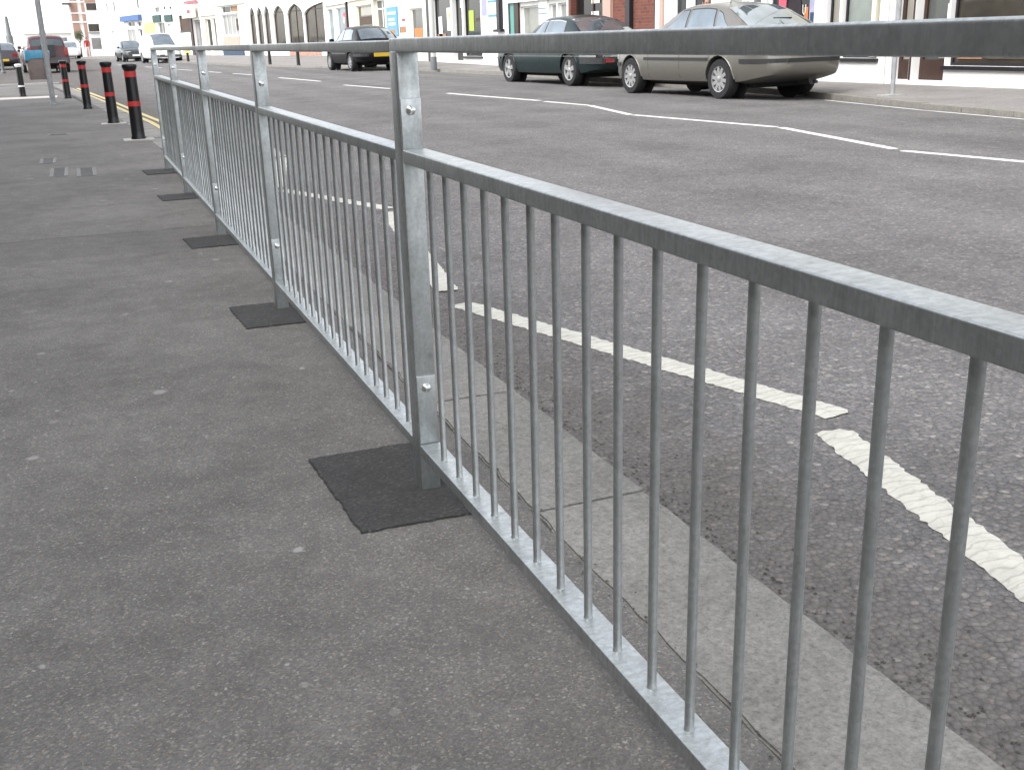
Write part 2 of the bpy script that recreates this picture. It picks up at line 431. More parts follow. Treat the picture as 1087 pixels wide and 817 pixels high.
def add_box(bm, x0, x1, y0, y1, z0, z1):
    v = [bm.verts.new(p) for p in ((x0, y0, z0), (x1, y0, z0), (x1, y1, z0), (x0, y1, z0), (x0, y0, z1), (x1, y0, z1), (x1, y1, z1), (x0, y1, z1))]
    fs = []
    for f in ((0, 3, 2, 1), (4, 5, 6, 7), (0, 1, 5, 4), (1, 2, 6, 5), (2, 3, 7, 6), (3, 0, 4, 7)):
        fs.append(bm.faces.new([v[i] for i in f]))
    return v, fs
def bevel_all(bm, off, seg=2):
    bmesh.ops.bevel(bm, geom=bm.edges[:], offset=off, segments=seg, affect='EDGES', profile=.6, clamp_overlap=True)
def box(name, b, mat, parent=None, bevel=0.0, seg=2):
    bm = bmesh.new(); add_box(bm, *b)
    if bevel: bevel_all(bm, bevel, seg)
    me = finish(bm, name)
    if bevel and seg > 1:
        for p in me.polygons: p.use_smooth = p.area < 1e9
        me.shade_auto(bevel) if hasattr(me, 'shade_auto') else None
    return link(name, me, parent, mat)
def shade_by_angle(me, ang=40):
    for p in me.polygons: p.use_smooth = True
    bm = bmesh.new(); bm.from_mesh(me)
    for e in bm.edges:
        if len(e.link_faces) == 2:
            e.smooth = e.calc_face_angle(0) < R(ang)
    bm.to_mesh(me); bm.free()
def lathe(prof, seg=24, name='lathe', close=True):
    bm = bmesh.new(); rings = []
    for r, z in prof:
        rings.append([bm.verts.new((r*math.cos(2*math.pi*i/seg), r*math.sin(2*math.pi*i/seg), z)) for i in range(seg)])
    for a, b_ in zip(rings, rings[1:]):
        for i in range(seg):
            j = (i+1) % seg
            bm.faces.new((a[i], a[j], b_[j], b_[i]))
    if close:
        bm.faces.new(rings[0][::-1]); bm.faces.new(rings[-1])
    me = finish(bm, name); shade_by_angle(me, 35)
    return me
def tube(bm, pts, r, seg=10, caps=True):
    rings = []
    pts = [Vector(p) for p in pts]
    for i, p in enumerate(pts):
        d = (pts[min(i+1, len(pts)-1)]-pts[max(i-1, 0)]).normalized()
        a = d.cross(Vector((0, 0, 1)))
        if a.length < 1e-3: a = d.cross(Vector((1, 0, 0)))
        a.normalize(); c = d.cross(a)
        rr = r[i] if isinstance(r, (list, tuple)) else r
        rings.append([bm.verts.new(p+a*rr*math.cos(2*math.pi*k/seg)+c*rr*math.sin(2*math.pi*k/seg)) for k in range(seg)])
    for a, b_ in zip(rings, rings[1:]):
        for i in range(seg):
            j = (i+1) % seg; bm.faces.new((a[i], a[j], b_[j], b_[i]))
    if caps:
        bm.faces.new(rings[0][::-1]); bm.faces.new(rings[-1])

# ================================================================== SETTING
# big sheet to the horizon
bm = bmesh.new()
s = 2500
vs4 = [bm.verts.new(p) for p in ((-s, -s, -.6), (s, -s, -.6), (s, s, -.6), (-s, s, -.6))]; bm.faces.new(vs4)
tag(link('ground', finish(bm, 'ground'), None, 'road'), 'flat asphalt ground reaching to the horizon', 'ground', kind='structure')

# road carriageway
bm = bmesh.new()
xs = [-80, -40, -20, -10, -5, -2, -1, 0, .5] + [1+.8*i for i in range(10)] + [8.7, 9.5, 10.5, 11.5, 13, 30]
ys = [-12, -6, 0, 4, 8, 12, 16, 20] + [24+4*i for i in range(36)]
grid = [[bm.verts.new((x, y, road_z(x, y))) for x in xs] for y in ys]
for j in range(len(ys)-1):
    for i in range(len(xs)-1):
        bm.faces.new((grid[j][i], grid[j][i+1], grid[j+1][i+1], grid[j+1][i]))
road = tag(link('road', finish(bm, 'road', True), None, 'road'), 'grey asphalt carriageway with white zigzag markings', 'road', kind='structure')

# near pavement (asphalt footway), a thick slab with slightly ragged kerb-side edge
KW = .285
def near_in(y): return nk(y)-KW
bm = bmesh.new()
ys = [-6+.12*i for i in range(0, 150)] + [12+.5*i for i in range(1, 48)] + [36.2]
ys = sorted(ys); top = []; low = []
for y in ys:
    e = near_in(y)-.003 + (rng.uniform(-.004, .001) if y < 12 else 0)
    if y > 34.5: e -= (y-34.5)**2*.35
    row = [-9.0, -5.7, -2.5, -1.6, -1.0, -.5, e-.12, e-.012, e]
    row = [min(v, e-.02*(8-i)) if i < 8 else v for i, v in enumerate(row)]
    zz = [rise(y)]*7+[rise(y)-.001, rise(y)-.004]
    top.append([bm.verts.new((x, y, z)) for x, z in zip(row, zz)])
    low.append(bm.verts.new((e, y, rise(y)-.2)))
for j in range(len(ys)-1):
    for i in range(8):
        bm.faces.new((top[j][i], top[j][i+1], top[j+1][i+1], top[j+1][i]))
    bm.faces.new((top[j][8], low[j], low[j+1], top[j+1][8]))
pavement = tag(link('pavement', finish(bm, 'pavement', False), None, 'pavement'), 'worn grey asphalt pavement beside the railing', 'pavement', kind='structure')

# near kerb: individual stones on a dark bed
bm = bmesh.new()
prev = None
for k in range(0, 120):
    y = -6+k*.36
    a = bm.verts.new((nk(y)-KW-.012, y, rise(y)-.012)); b_ = bm.verts.new((nk(y)-.012, y, rise(y)-.012))
    c_ = bm.verts.new((nk(y)-.012, y, rise(y)-.3))
    if prev: bm.faces.new((prev[0], prev[1], b_, a)); bm.faces.new((prev[1], prev[2], c_, b_))
    prev = (a, b_, c_)
kerb = tag(link('kerb', finish(bm, 'kerb'), None, 'bedding'), 'broad stone kerb along the railing', 'kerb', kind='structure')
def stone_mesh(L, Wd, H, seed, chip=.006):
    rr = random.Random(seed)
    bm = bmesh.new(); add_box(bm, -Wd, 0, 0, L, -H, 0)
    bmesh.ops.subdivide_edges(bm, edges=[e for e in bm.edges if abs(e.verts[0].co.y-e.verts[1].co.y) > .1], cuts=int(L*18), use_grid_fill=True)
    bmesh.ops.bevel(bm, geom=[e for e in bm.edges if e.calc_length() > 0 and all(v.co.z > -1e-5 for v in e.verts) and len(e.link_faces) == 2 and e.calc_face_angle(0) > .5], offset=.0045, segments=2, affect='EDGES')
    for v in bm.verts:
        v.co.x += random.Random(seed*31+round(v.co.y*18)+(500 if v.co.x < -.1 else 0)).uniform(-1, 1)*chip*.5; v.co.z += rr.uniform(-1, 1)*chip*.15
        if v.co.x < -Wd+.03: v.co.x += min(.009, max(0, random.Random(seed*97+round(v.co.y*18)).gauss(0, chip*.9)))
    me = finish(bm, 'kerb_stone'); shade_by_angle(me, 50); return me
long_stone = stone_mesh(1.6585, KW-.001, .28, 99)
stones = [stone_mesh(.8285, KW-.001, .28, q) for q in range(5)]
y = 2.05-.83*4
k = 0
while y < 35.2:
    SL = 1.66 if k == 2 else .83
    me = stones[k % 5] if SL < 1 else long_stone
    o = link('kerb_stone', me, kerb, 'kerbstone')
    dx = nk(y+SL)-nk(y); dz = rise(y+SL)-rise(y)
    o.location = (nk(y), y+.004, rise(y)-.003+rng.uniform(-.003, .002))
    o.rotation_euler = (math.atan2(dz, SL)+rng.uniform(-.003, .003), rng.uniform(-.006, .006), -math.atan2(dx, SL)+rng.uniform(-.003, .003))
    y += SL; k += 1
# pale concrete band and the end kerb of the footway
box('pale_band', (-6.0, -1.05, 26.1, 27.2, .0, .0345), 'pale_band', pavement).data.transform(Matrix.Translation((0, 0, .006)))
bm = bmesh.new()
for i in range(12):
    add_box(bm, -9+.66*i, -9+.66*i+.65, 36.2, 36.42, -.12, .096)
tag(link('end_kerb', finish(bm, 'end_kerb'), pavement, 'concrete'), kind='structure')

# dark asphalt patches where the posts are set in the pavement
POSTS = [2.2615-2.0, 2.2615, 4.2615, 6.2419, 8.1854, 9.9706]
def patch(y0, y1, x0, x1, seed):
    rr = random.Random(seed)
    bm = bmesh.new(); pts = []
    def edge(a, b, n):
        for i in range(n):
            t = i/n; pts.append((a[0]+(b[0]-a[0])*t+rr.uniform(-.003, .003), a[1]+(b[1]-a[1])*t+rr.uniform(-.003, .003)))
    sk = rr.uniform(-.02, .02)
    edge((x0, y0), (x1, y0+sk), 22); edge((x1, y0+sk), (x1, y1), 30); edge((x1, y1), (x0-.02, y1), 22); edge((x0-.02, y1), (x0, y0), 30)
    top = [bm.verts.new((p[0], p[1], .0045+rr.uniform(0, .0015))) for p in pts]
    bot = [bm.verts.new((p[0]+(.006 if p[0] > (x0+x1)/2 else -.006), p[1], -.004)) for p in pts]
    bm.faces.new(top)
    for i in range(len(pts)):
        j = (i+1) % len(pts); bm.faces.new((top[i], bot[i], bot[j], top[j]))
    return finish(bm, 'asphalt_patch')
for q, (y0, y1, x0, x1) in enumerate([(2.10, 2.58, -.185, .125), (4.01, 4.39, -.155, .115), (5.85, 6.19, -.175, .12), (7.86, 8.18, -.175, .12), (9.61, 10.0, -.175, .12), (.1, .5, -.17, .12)]):
    tag(link('asphalt_patch', patch(y0, y1, x0, x1, q+3), pavement, 'patch'))

# covers in the pavement
def cover(x0, x1, y0, y1, label, rows):
    e = tag(empty('access_cover', ((x0+x1)/2, (y0+y1)/2, 0)), label, 'cover')
    w, d = (x1-x0)/2, (y1-y0)/2
    bm = bmesh.new()
    for b_ in ((-w, w, -d, -d+.02), (-w, w, d-.02, d), (-w, -w+.02, -d+.02, d-.02), (w-.02, w, -d+.02, d-.02)): add_box(bm, *b_, -.02, .006)
    link('frame', finish(bm, 'frame'), e, 'cover_frame')
    bm = bmesh.new(); add_box(bm, -w+.022, w-.022, -d+.022, d-.022, -.02, .003)
    for i in range(rows):
        yy = -d+.03+(2*d-.06)*(i+.5)/rows
        add_box(bm, -w+.03, w-.03, yy-.004, yy+.004, .003, .0065)
    link('lid', finish(bm, 'lid'), e, 'cover_iron')
cover(-1.06, -.91, 11.2, 11.75, 'small pale access cover in the pavement, left of the grooved covers', 7)
cover(-.95, -.80, 9.95, 10.7, 'grooved metal cover in the pavement, left one of the adjoining pair', 12)
cover(-.73, -.57, 9.85, 10.55, 'grooved metal cover in the pavement, nearer the railing', 12)
cover(-1.05, -.80, 14.95, 15.15, 'thin pale cover strip in the pavement level with the nearest bollard', 2)

# far pavement and kerb
bm = bmesh.new(); prev = None
for k in range(0, 105):
    y = -4+k*1.0
    xk = fk(y)+.15
    row = [bm.verts.new((x, y, far_z(x, y)-(.004 if i == 0 else 0))) for i, x in enumerate((xk, xk+.9, xk+2, max(xk+3, 12.6), 40))]
    if prev:
        for i in range(4): bm.faces.new((prev[i], prev[i+1], row[i+1], row[i]))
    prev = row
far_pave = tag(link('far_pavement', finish(bm, 'far_pavement', True), None, 'far_pave'), 'pale paved footway in front of the shops', 'pavement', kind='structure')
bm = bmesh.new(); prev = None
for k in range(0, 105):
    y = -4+k*1.0
    a = bm.verts.new((fk(y)+.01, y, far_top(y)-.01)); b_ = bm.verts.new((fk(y)+.16, y, far_top(y)-.01)); c_ = bm.verts.new((fk(y)+.01, y, far_top(y)-.3))
    if prev: bm.faces.new((prev[0], prev[1], b_, a)); bm.faces.new((prev[2], prev[0], a, c_))
    prev = (a, b_, c_)
fkerb = tag(link('far_kerb', finish(bm, 'far_kerb'), None, 'kerb_far'), 'stone kerb along the opposite side of the road', 'kerb', kind='structure')
fst = [stone_mesh(.905, .15, .25, 20+q, .008) for q in range(3)]
y = 4.0; k = 0
while y < 62:
    o = link('kerb_stone', fst[k % 3], fkerb, 'kerb_far')
    dx = fk(y+.91)-fk(y); dz = far_top(y+.91)-far_top(y)
    L = math.hypot(dx, .91)
    o.location = (fk(y)+.15*math.cos(math.atan2(dx, .91)), y-.15*math.sin(-math.atan2(dx, .91))*0, far_top(y)+rng.uniform(-.004, .004))
    o.scale = (1, L/.91, 1)
    o.rotation_euler = (math.atan2(dz, .91), 0, -math.atan2(dx, .91))
    y += .91; k += 1

# road markings -------------------------------------------------------
def strip(a, b, w, name, mat, rough_edge=.004, n=24, th=.004, ripple=0.0, skew0=0.0, skew1=0.0, seed=1):
    """painted bar from a to b (x,y) lying on the road"""
    rr = random.Random(seed)
    A = Vector((a[0], a[1], 0)); B = Vector((b[0], b[1], 0)); d = (B-A); L = d.length; d.normalize(); p = Vector((-d.y, d.x, 0))
    bm = bmesh.new(); rows = []
    m = 5
    for i in range(n+1):
        t = i/n; rw = []; row_h = rr.random(); row_e = rr.uniform(-1, 1)
        for j in range(m):
            s_ = (j/(m-1)-.5)
            off = skew0*s_*(1-t)*w*2+skew1*s_*t*w*2
            x = A+d*(L*t+off)+p*(s_*w)
            if j in (0, m-1): x += p*(row_e*.6+rr.uniform(-.5, .5))*rough_edge
            if i in (0, n): x += d*rr.uniform(-1, 1)*rough_edge + d*(0 if j not in (0, m-1) else (.018 if i == 0 else -.018))*(w/.1)
            h = th if j not in (0, m-1) and i not in (0, n) else th*.25
            h += ripple*(row_h+.25*rr.random())*(1 if j not in (0, m-1) else .3)
            rw.append(bm.verts.new((x.x, x.y, road_z(x.x, x.y)+h)))
        rows.append(rw)
    for i in range(n):
        for j in range(m-1): bm.faces.new((rows[i][j], rows[i][j+1], rows[i+1][j+1], rows[i+1][j]))
    me = finish(bm, name)
    for f in me.polygons:
        f.use_smooth = True
    if me.polygons and me.polygons[len(me.polygons)//2].normal.z < 0: me.flip_normals()
    return link(name, me, road, mat)
near_zig = [((1.19, 11.0), (.78, 8.75)), ((.77, 8.56), (1.25, 7.12)), ((1.20, 6.95), (.82, 4.55)), ((.795, 4.30), (1.345, 2.42)), ((1.24, 2.33), (.86, .55)), ((1.28, 13.2), (1.22, 11.15))]
for q, (a, b_) in enumerate(near_zig):
    strip(a, b_, .110, 'zigzag_marking', 'white_line', .0070, 120, .0035, .0060, seed=q)
ctr = [((6.16, 4.2), (6.19, 6.2)), ((6.19, 6.35), (6.01, 7.58)), ((6.05, 7.72), (6.55, 10.15)), ((6.55, 10.22), (6.25, 13.05)), ((6.24, 13.12), (6.65, 15.25)), ((6.66, 15.32), (6.56, 16.8))]
for q, (a, b_) in enumerate(ctr):
    strip(a, b_, .095, 'centre_zigzag', 'white_line_far', .004, 16, .004, seed=q+9)
for q, (a, b_) in enumerate([((6.59, 17.05), (6.24, 20.95)), ((5.88, 23.94), (5.53, 26.95)), ((5.55, 29.82), (5.17, 34.09)), ((4.94, 37.83), (4.62, 40.35)), ((4.44, 42.11), (4.19, 44.1)), ((3.9, 47.2), (3.53, 49.8)), ((3.2, 54), (2.7, 58)), ((2.3, 62), (1.7, 66))]):
    strip(a, b_, .11, 'centre_dash', 'white_line_far', .003, 8, .004, seed=q+30)
for off in (.17, .32):
    pts = [(nk(y)+off, y) for y in (14.3, 16, 18, 20, 22, 24, 26, 28, 30, 32, 34)]
    for q, (a, b_) in enumerate(zip(pts, pts[1:])):
        strip(a, (b_[0], b_[1]+.02), .08, 'yellow_line', 'yellow_line', .002, 5, .004, seed=q+50)
pts = [(fk(y)-.16, y) for y in (5, 7, 9, 11, 12.5, 13.8)]
for q, (a, b_) in enumerate(zip(pts, pts[1:])):
    strip(a, b_, .05, 'edge_line', 'white_line_far', .003, 6, .004, seed=q+70)
# loose grit in the gutter
bm = bmesh.new()
rr = random.Random(5)
for i in range(1500):
    y = rr.uniform(.5, 7.5) if i % 3 else rr.uniform(.5, 3.5)
    x = nk(y)+.01+abs(rr.gauss(0, .10)); r = rr.uniform(.0015, .006)
    if rr.random() < .12: x = near_in(y)-.004+rr.gauss(0, .012)
    z = (road_z(x, y) if x > nk(y) else .0)+r*.3
    M = Matrix.Translation((x, y, z)) @ Matrix.Rotation(rr.uniform(0, 6), 4, 'Z') @ Matrix.Diagonal((r, r*rr.uniform(.6, 1), r*.6, 1))
    v = [bm.verts.new(M @ Vector(p)) for p in ((1, 0, 0), (-1, 0, 0), (0, 1, 0), (0, -1, 0), (0, 0, 1), (0, 0, -1))]
    for f in ((0, 2, 4), (2, 1, 4), (1, 3, 4), (3, 0, 4)): bm.faces.new([v[t] for t in f])
tag(link('gutter_grit', finish(bm, 'grit'), None, 'bedding'), 'loose grit and small stones lying in the gutter', 'grit', kind='stuff')

# ================================================================== GUARD RAIL
rail = tag(empty('pedestrian_guardrail', (0, POSTS[1], 0)), 'galvanised steel pedestrian railing with vertical bars along the kerb', 'railing')
RY = POSTS[1]
ZT1, ZT0, ZM1, ZM0, ZB1, ZB0 = 1.0282, 1.003, .7996, .7736, .1223, .0990
DX, DY, WR = .0489, .0556, .0492
def rbox(name, b, mat, parent, bev=.004, seg=3):
    bm = bmesh.new(); add_box(bm, *b); bevel_all(bm, bev, seg)
    me = finish(bm, name); shade_by_angle(me, 60)
    return link(name, me, parent, mat)
bolt_prof = [(.0105, 0), (.0105, .002), (.0085, .004), (.0085, .009), (.006, .0115), (.002, .0125)]
bolt_me = lathe(bolt_prof, 14, 'bolt')
bar_r = .0069
bar_me = lathe([(.0082, ZB1-.002), (.0078, ZB1+.0004), (bar_r, ZB1+.0030), (bar_r, ZM0-.0030), (.0080, ZM0+.002)], 14, 'bar')
for i, py in enumerate(POSTS):
    yl = py-RY
    p = rbox('post', (0, DX, yl, yl+DY, -.02, ZT0+.002), 'galv', rail, .0045)
    if i > 0:
        # lugs of the panel on the camera side, with bolts
        for z0, z1, zb in ((ZM1-.004, ZM1+.108, ZM1+.083), (ZB1-.004, ZB1+.166, ZB1+.138)):
            rbox('lug', (.002, DX-.001, yl-.0045, yl-.0002, z0, z1), 'galv', p, .0015, 2)
            o = link('bolt', bolt_me, p, 'bolt_steel'); o.location = (.024, yl-.0045, zb); o.rotation_euler = (R(90), 0, 0)
    if i < len(POSTS)-1:
        ya, yb = yl+DY+.0008, POSTS[i+1]-RY-.0065
        dz = (0, .0, -.0012, .0008, -.001, .0004)[i]
        near = .0022 if i == 0 else 0.0     # the nearest panel is a slightly heavier section
        rbox('middle_rail', (.0005, WR+near*1.6, ya, yb, ZM0+dz-near*.4, ZM1+dz+near), 'galv', rail, .0035)
        rbox('bottom_rail', (.0005, WR+near, ya, yb, ZB0+dz-near, ZB1+dz), 'galv', rail, .0025)
        n = 17; bp = .1074
        end = POSTS[i+1]-RY-.1182
        sc = (POSTS[i+1]-POSTS[i])/2.0
        for k in range(n):
            o = link('bar', bar_me, rail, 'galv')
            o.location = (WR/2+rng.uniform(-.001, .001), end-k*bp*sc, dz)
            o.rotation_euler = (rng.gauss(0, .0012), rng.gauss(0, .0012), rng.uniform(0, 6))
        # top rail
        y0 = yl+(DY+.001 if i > 0 else -.0)
        y1 = POSTS[i+1]-RY+DY
        rbox('top_rail', (.0003-.0006*(i % 2), WR, y0 if i else yl, y1, ZT0+(-.0022 if i == 0 else -.0018-.0006*(i % 2)), ZT1+(.0016 if i == 0 else -.0018-.0006*(i % 2))), 'galv', rail, .0045, 4)
for o in rail.children:
    pass

# ================================================================== BOLLARDS, POSTS, BIN
def bollard_thing(x, y, h, r, label, band_mat, cap_mat, bands, group=None, z=0.0, seg=24, plate=True):
    e = tag(empty('bollard', (x, y, z)), label, 'bollard', group)
    prof = [(r*1.18, 0), (r*1.18, h*.025), (r*1.07, h*.05), (r*1.04, h*.12), (r*.92, h*.84), (r*.92, h*.90)]
    link('shaft', lathe(prof, seg, 'shaft'), e, 'black_paint')
    link('cap', lathe([(r*.92, h*.902), (r*1.16, h*.945), (r*1.2, h*.965), (r*1.12, h*.985), (r*.7, h*.997), (r*.2, h)], seg, 'cap'), e, cap_mat)
    for z0, z1 in bands:
        ra = r*np.interp(z0, [.12, .84], [1.04, .92])+.002; rb = r*np.interp(z1, [.12, .84], [1.04, .92])+.002
        link('reflective_band', lathe([(ra, z0*h), (rb, z1*h)], seg, 'band'), e, band_mat)
    return e
RB = [(.82, .895), (.44, .505)]
BG = 'black bollards with red bands beyond the railing'
bollard_thing(-.03, 13.56, .86, .071, 'black bollard with red bands nearest the end of the railing', 'red_paint', 'black_paint', RB, BG)
bollard_thing(-.20, 16.76, .86, .071, 'black bollard with red bands, second in the row from the railing', 'red_paint', 'black_paint', RB, BG)
bollard_thing(-.49, 21.2, .84, .071, 'black bollard with red bands, third in the row from the railing', 'red_paint', 'black_paint', RB, BG, rise(21.2))
bollard_thing(-.83, 25.7, .79, .071, 'black bollard with red bands farthest along the row, right of the litter bin', 'red_paint', 'black_paint', RB, BG, rise(25.7))
bollard_thing(-1.79, 27.6, .72, .068, 'black bollard with white cap and white band left of the litter bin', 'trim_white', 'trim_white', [(.30, .345)], None, rise(27.6))
for q, (x, y) in enumerate(((-.03, 13.56), (-.20, 16.76))):
    o = box('concrete_footing', (x-.17, x+.17, y-.2, y+.16, -.02, .006), 'concrete', pavement)
# sign pole with the litter bin
e = tag(empty('sign_pole', (-1.09, 23.27, 0)), 'tall slim grey pole standing beside the litter bin', 'pole')
bm = bmesh.new(); tube(bm, [(0, 0, -.02), (0, 0, 3.3)], .052, 16); me = finish(bm, 'shaft'); shade_by_angle(me)
link('shaft', me, e, 'pole_grey')
link('base_collar', lathe([(.06, 0), (.06, .03), (.054, .05), (.053, .05)], 16), e, 'pole_grey')
bm = bmesh.new()
for z in (2.55, 2.8):
    add_box(bm, -.06, .06, -.066, -.048, z, z+.03)
link('clamp', finish(bm, 'clamp'), e, 'pole_grey')
bm = bmesh.new(); add_box(bm, -.16, .16, -.074, -.068, 2.45, 2.95); bevel_all(bm, .002, 1); link('sign_plate', finish(bm, 'sign'), e, 'trim_white')
e = tag(empty('litter_bin', (-1.25, 23.46, .02)), 'brown litter bin with blue liner hanging on the grey pole', 'bin')
def rsq(w, d, z, n=28, pw=5.0):
    o = []
    for i in range(n):
        a = 2*math.pi*i/n; c, s_ = math.cos(a), math.sin(a)
        o.append((w*math.copysign(abs(c)**(2/pw), c), d*math.copysign(abs(s_)**(2/pw), s_), z))
    return o
def loft(rings, name, cap0=True, cap1=True, ang=45):
    bm = bmesh.new(); rv = [[bm.verts.new(p) for p in r] for r in rings]
    for a, b_ in zip(rv, rv[1:]):
        n = len(a)
        for i in range(n):
            j = (i+1) % n; bm.faces.new((a[i], a[j], b_[j], b_[i]))
    if cap0: bm.faces.new(rv[0][::-1])
    if cap1: bm.faces.new(rv[-1])
    me = finish(bm, name); shade_by_angle(me, ang); return me
link('body', loft([rsq(.175, .15, .47), rsq(.19, .165, .49), rsq(.215, .185, .95), rsq(.22, .19, .985), rsq(.20, .17, .985), rsq(.17, .14, .55)], 'body', True, True), e, 'bin_brown')
rr = random.Random(3); rings = []
for z, s_, wv in ((.90, 1.035, .03), (.93, 1.05, .02), (.985, 1.045, .012), (1.01, 1.0, .012), (1.0, .90, .01), (.80, .80, .0)):
    rings.append([(x*s_*(1+rr.uniform(-1, 1)*wv*.4), y*s_*(1+rr.uniform(-1, 1)*wv*.4), zz+rr.uniform(-1, 1)*wv*1.3-(max(0, -x)*.55 if z < .94 else 0)) for x, y, zz in rsq(.22, .19, z)])
link('liner_bag', loft(rings, 'liner', False, True, 60), e, 'bag_blue')
box('bracket', (.10, .20, -.20, -.14, .7, .76), 'pole_grey', e)
# slim grey post far left edge and keep-left disc, tapered column in the distance
def post_thing(name, x, y, z, h, r, label, cat, mat, prof=None, seg=14):
    e = tag(empty(name, (x, y, z)), label, cat)
    link('shaft', lathe(prof or [(r*1.5, 0), (r*1.5, .08), (r, .12), (r*.9, h)], seg), e, mat)
    return e
post_thing('marker_post', -3.75, 58.0, road_z(-3.75, 58), 1.45, .075, 'slim grey post at the left edge beside the plum hatchback', 'post', 'grey_paint')
e = post_thing('lamp_column', -4.95, 96.0, rise(96)-.1, 3.9, .1, 'tapering grey column against the white sky above the plum hatchback', 'post', 'grey_paint', [(.26, 0), (.26, 1.9), (.19, 2.0), (.11, 3.35), (.06, 3.4)])
e = post_thing('traffic_sign_post', -1.85, 62.0, road_z(-1.8, 62), 1.9, .035, 'thin post with small round blue sign behind the slim pole', 'sign', 'grey_paint')
bm = bmesh.new(); bmesh.ops.create_cone(bm, cap_ends=True, segments=24, radius1=.17, radius2=.17, depth=.02, matrix=Matrix.Translation((0, -.05, 1.72)) @ Matrix.Rotation(R(90), 4, 'X'))
link('sign_disc', finish(bm, 'disc'), e, 'blue_paint')
# far pavement furniture
def far_pole(x, y, h, r, label, mat, name='sign_pole', cat='pole'):
    z = far_z(x, y)
    e = tag(empty(name, (x, y, z)), label, cat)
    bm = bmesh.new(); tube(bm, [(0, 0, -.03), (0, 0, h)], r, 14); me = finish(bm, 'shaft'); shade_by_angle(me)
    link('shaft', me, e, mat); return e
e = far_pole(10.35, 12.84, 2.9, .035, 'grey signpost on the opposite kerb, right of the silver car', 'pole_grey')
box('base_plate', (-.16, .16, -.12, .12, -.01, .012), 'concrete', e)
box('sign_plate', (-.15, .15, -.05, -.042, 2.3, 2.75), 'trim_white', e)
e = far_pole(9.92, 33.4, 5.2, .085, 'white lamp post with dark base in front of the shops', 'lamp_white', 'lamp_post', 'lamp post')
link('base_sleeve', lathe([(.105, -.03), (.105, .36), (.10, .38)], 14), e, 'grey_paint')
link('lantern', lathe([(.05, 5.2), (.16, 5.28), (.2, 5.6), (.1, 5.75), (.02, 5.8)], 12), e, 'lamp_white')
FB = 'black bollards with white tops outside the arched windows'
for (x, y, lab) in ((7.75, 44.4, 'black white-topped bollard under the arched windows, right one, near the black car'), (7.2, 47.9, 'black white-topped bollard under the arched windows, left one'), (5.15, 61.8, 'dark stubby bollard on the far pavement near the white van')):
    bollard_thing(x, y, .62 if x > 6 else .45, .07, lab, 'trim_white', 'trim_white' if x > 6 else 'black_paint', [], FB if x > 6 else None, far_z(x, y), 12)

# ================================================================== BUILDINGS
def wall_mesh(u0, u1, z0, z1, openings, depth=.3, name='wall'):
    """facade with real recessed openings: front sheet, reveals, top and ends. local x along, y outward (front at 0)"""
    us = sorted({u0, u1, *[o[0] for o in openings], *[o[1] for o in openings]})
    zs = sorted({z0, z1, *[o[2] for o in openings], *[o[3] for o in openings]})
    us = [u for u in us if u0-1e-6 <= u <= u1+1e-6]; zs = [z for z in zs if z0-1e-6 <= z <= z1+1e-6]
    def hole(u, z): return any(o[0] < u < o[1] and o[2] < z < o[3] for o in openings)
    bm = bmesh.new()
    def q(*p): bm.faces.new([bm.verts.new(x) for x in p])
    nu, nz = len(us)-1, len(zs)-1
    H = [[hole((us[i]+us[i+1])/2, (zs[j]+zs[j+1])/2) for j in range(nz)] for i in range(nu)]
    for i in range(nu):
        for j in range(nz):
            a, b_, c, d = us[i], us[i+1], zs[j], zs[j+1]
            if not H[i][j]: q((a, 0, c), (b_, 0, c), (b_, 0, d), (a, 0, d))
            else:
                if i == 0 or not H[i-1][j]: q((a, 0, c), (a, 0, d), (a, -depth, d), (a, -depth, c))
                if i == nu-1 or not H[i+1][j]: q((b_, 0, c), (b_, -depth, c), (b_, -depth, d), (b_, 0, d))
                if j == 0 or not H[i][j-1]: q((a, 0, c), (a, -depth, c), (b_, -depth, c), (b_, 0, c))
                if j == nz-1 or not H[i][j+1]: q((a, 0, d), (b_, 0, d), (b_, -depth, d), (a, -depth, d))
    # end returns, back and top
    D = -7.0
    q((u0, 0, z0), (u0, 0, z1), (u0, D, z1), (u0, D, z0)); q((u1, 0, z0), (u1, D, z0), (u1, D, z1), (u1, 0, z1))
    q((u0, D, z0), (u0, D, z1), (u1, D, z1), (u1, D, z0)); q((u0, 0, z1), (u1, 0, z1), (u1, D, z1), (u0, D, z1))
    return finish(bm, name, recalc=False)
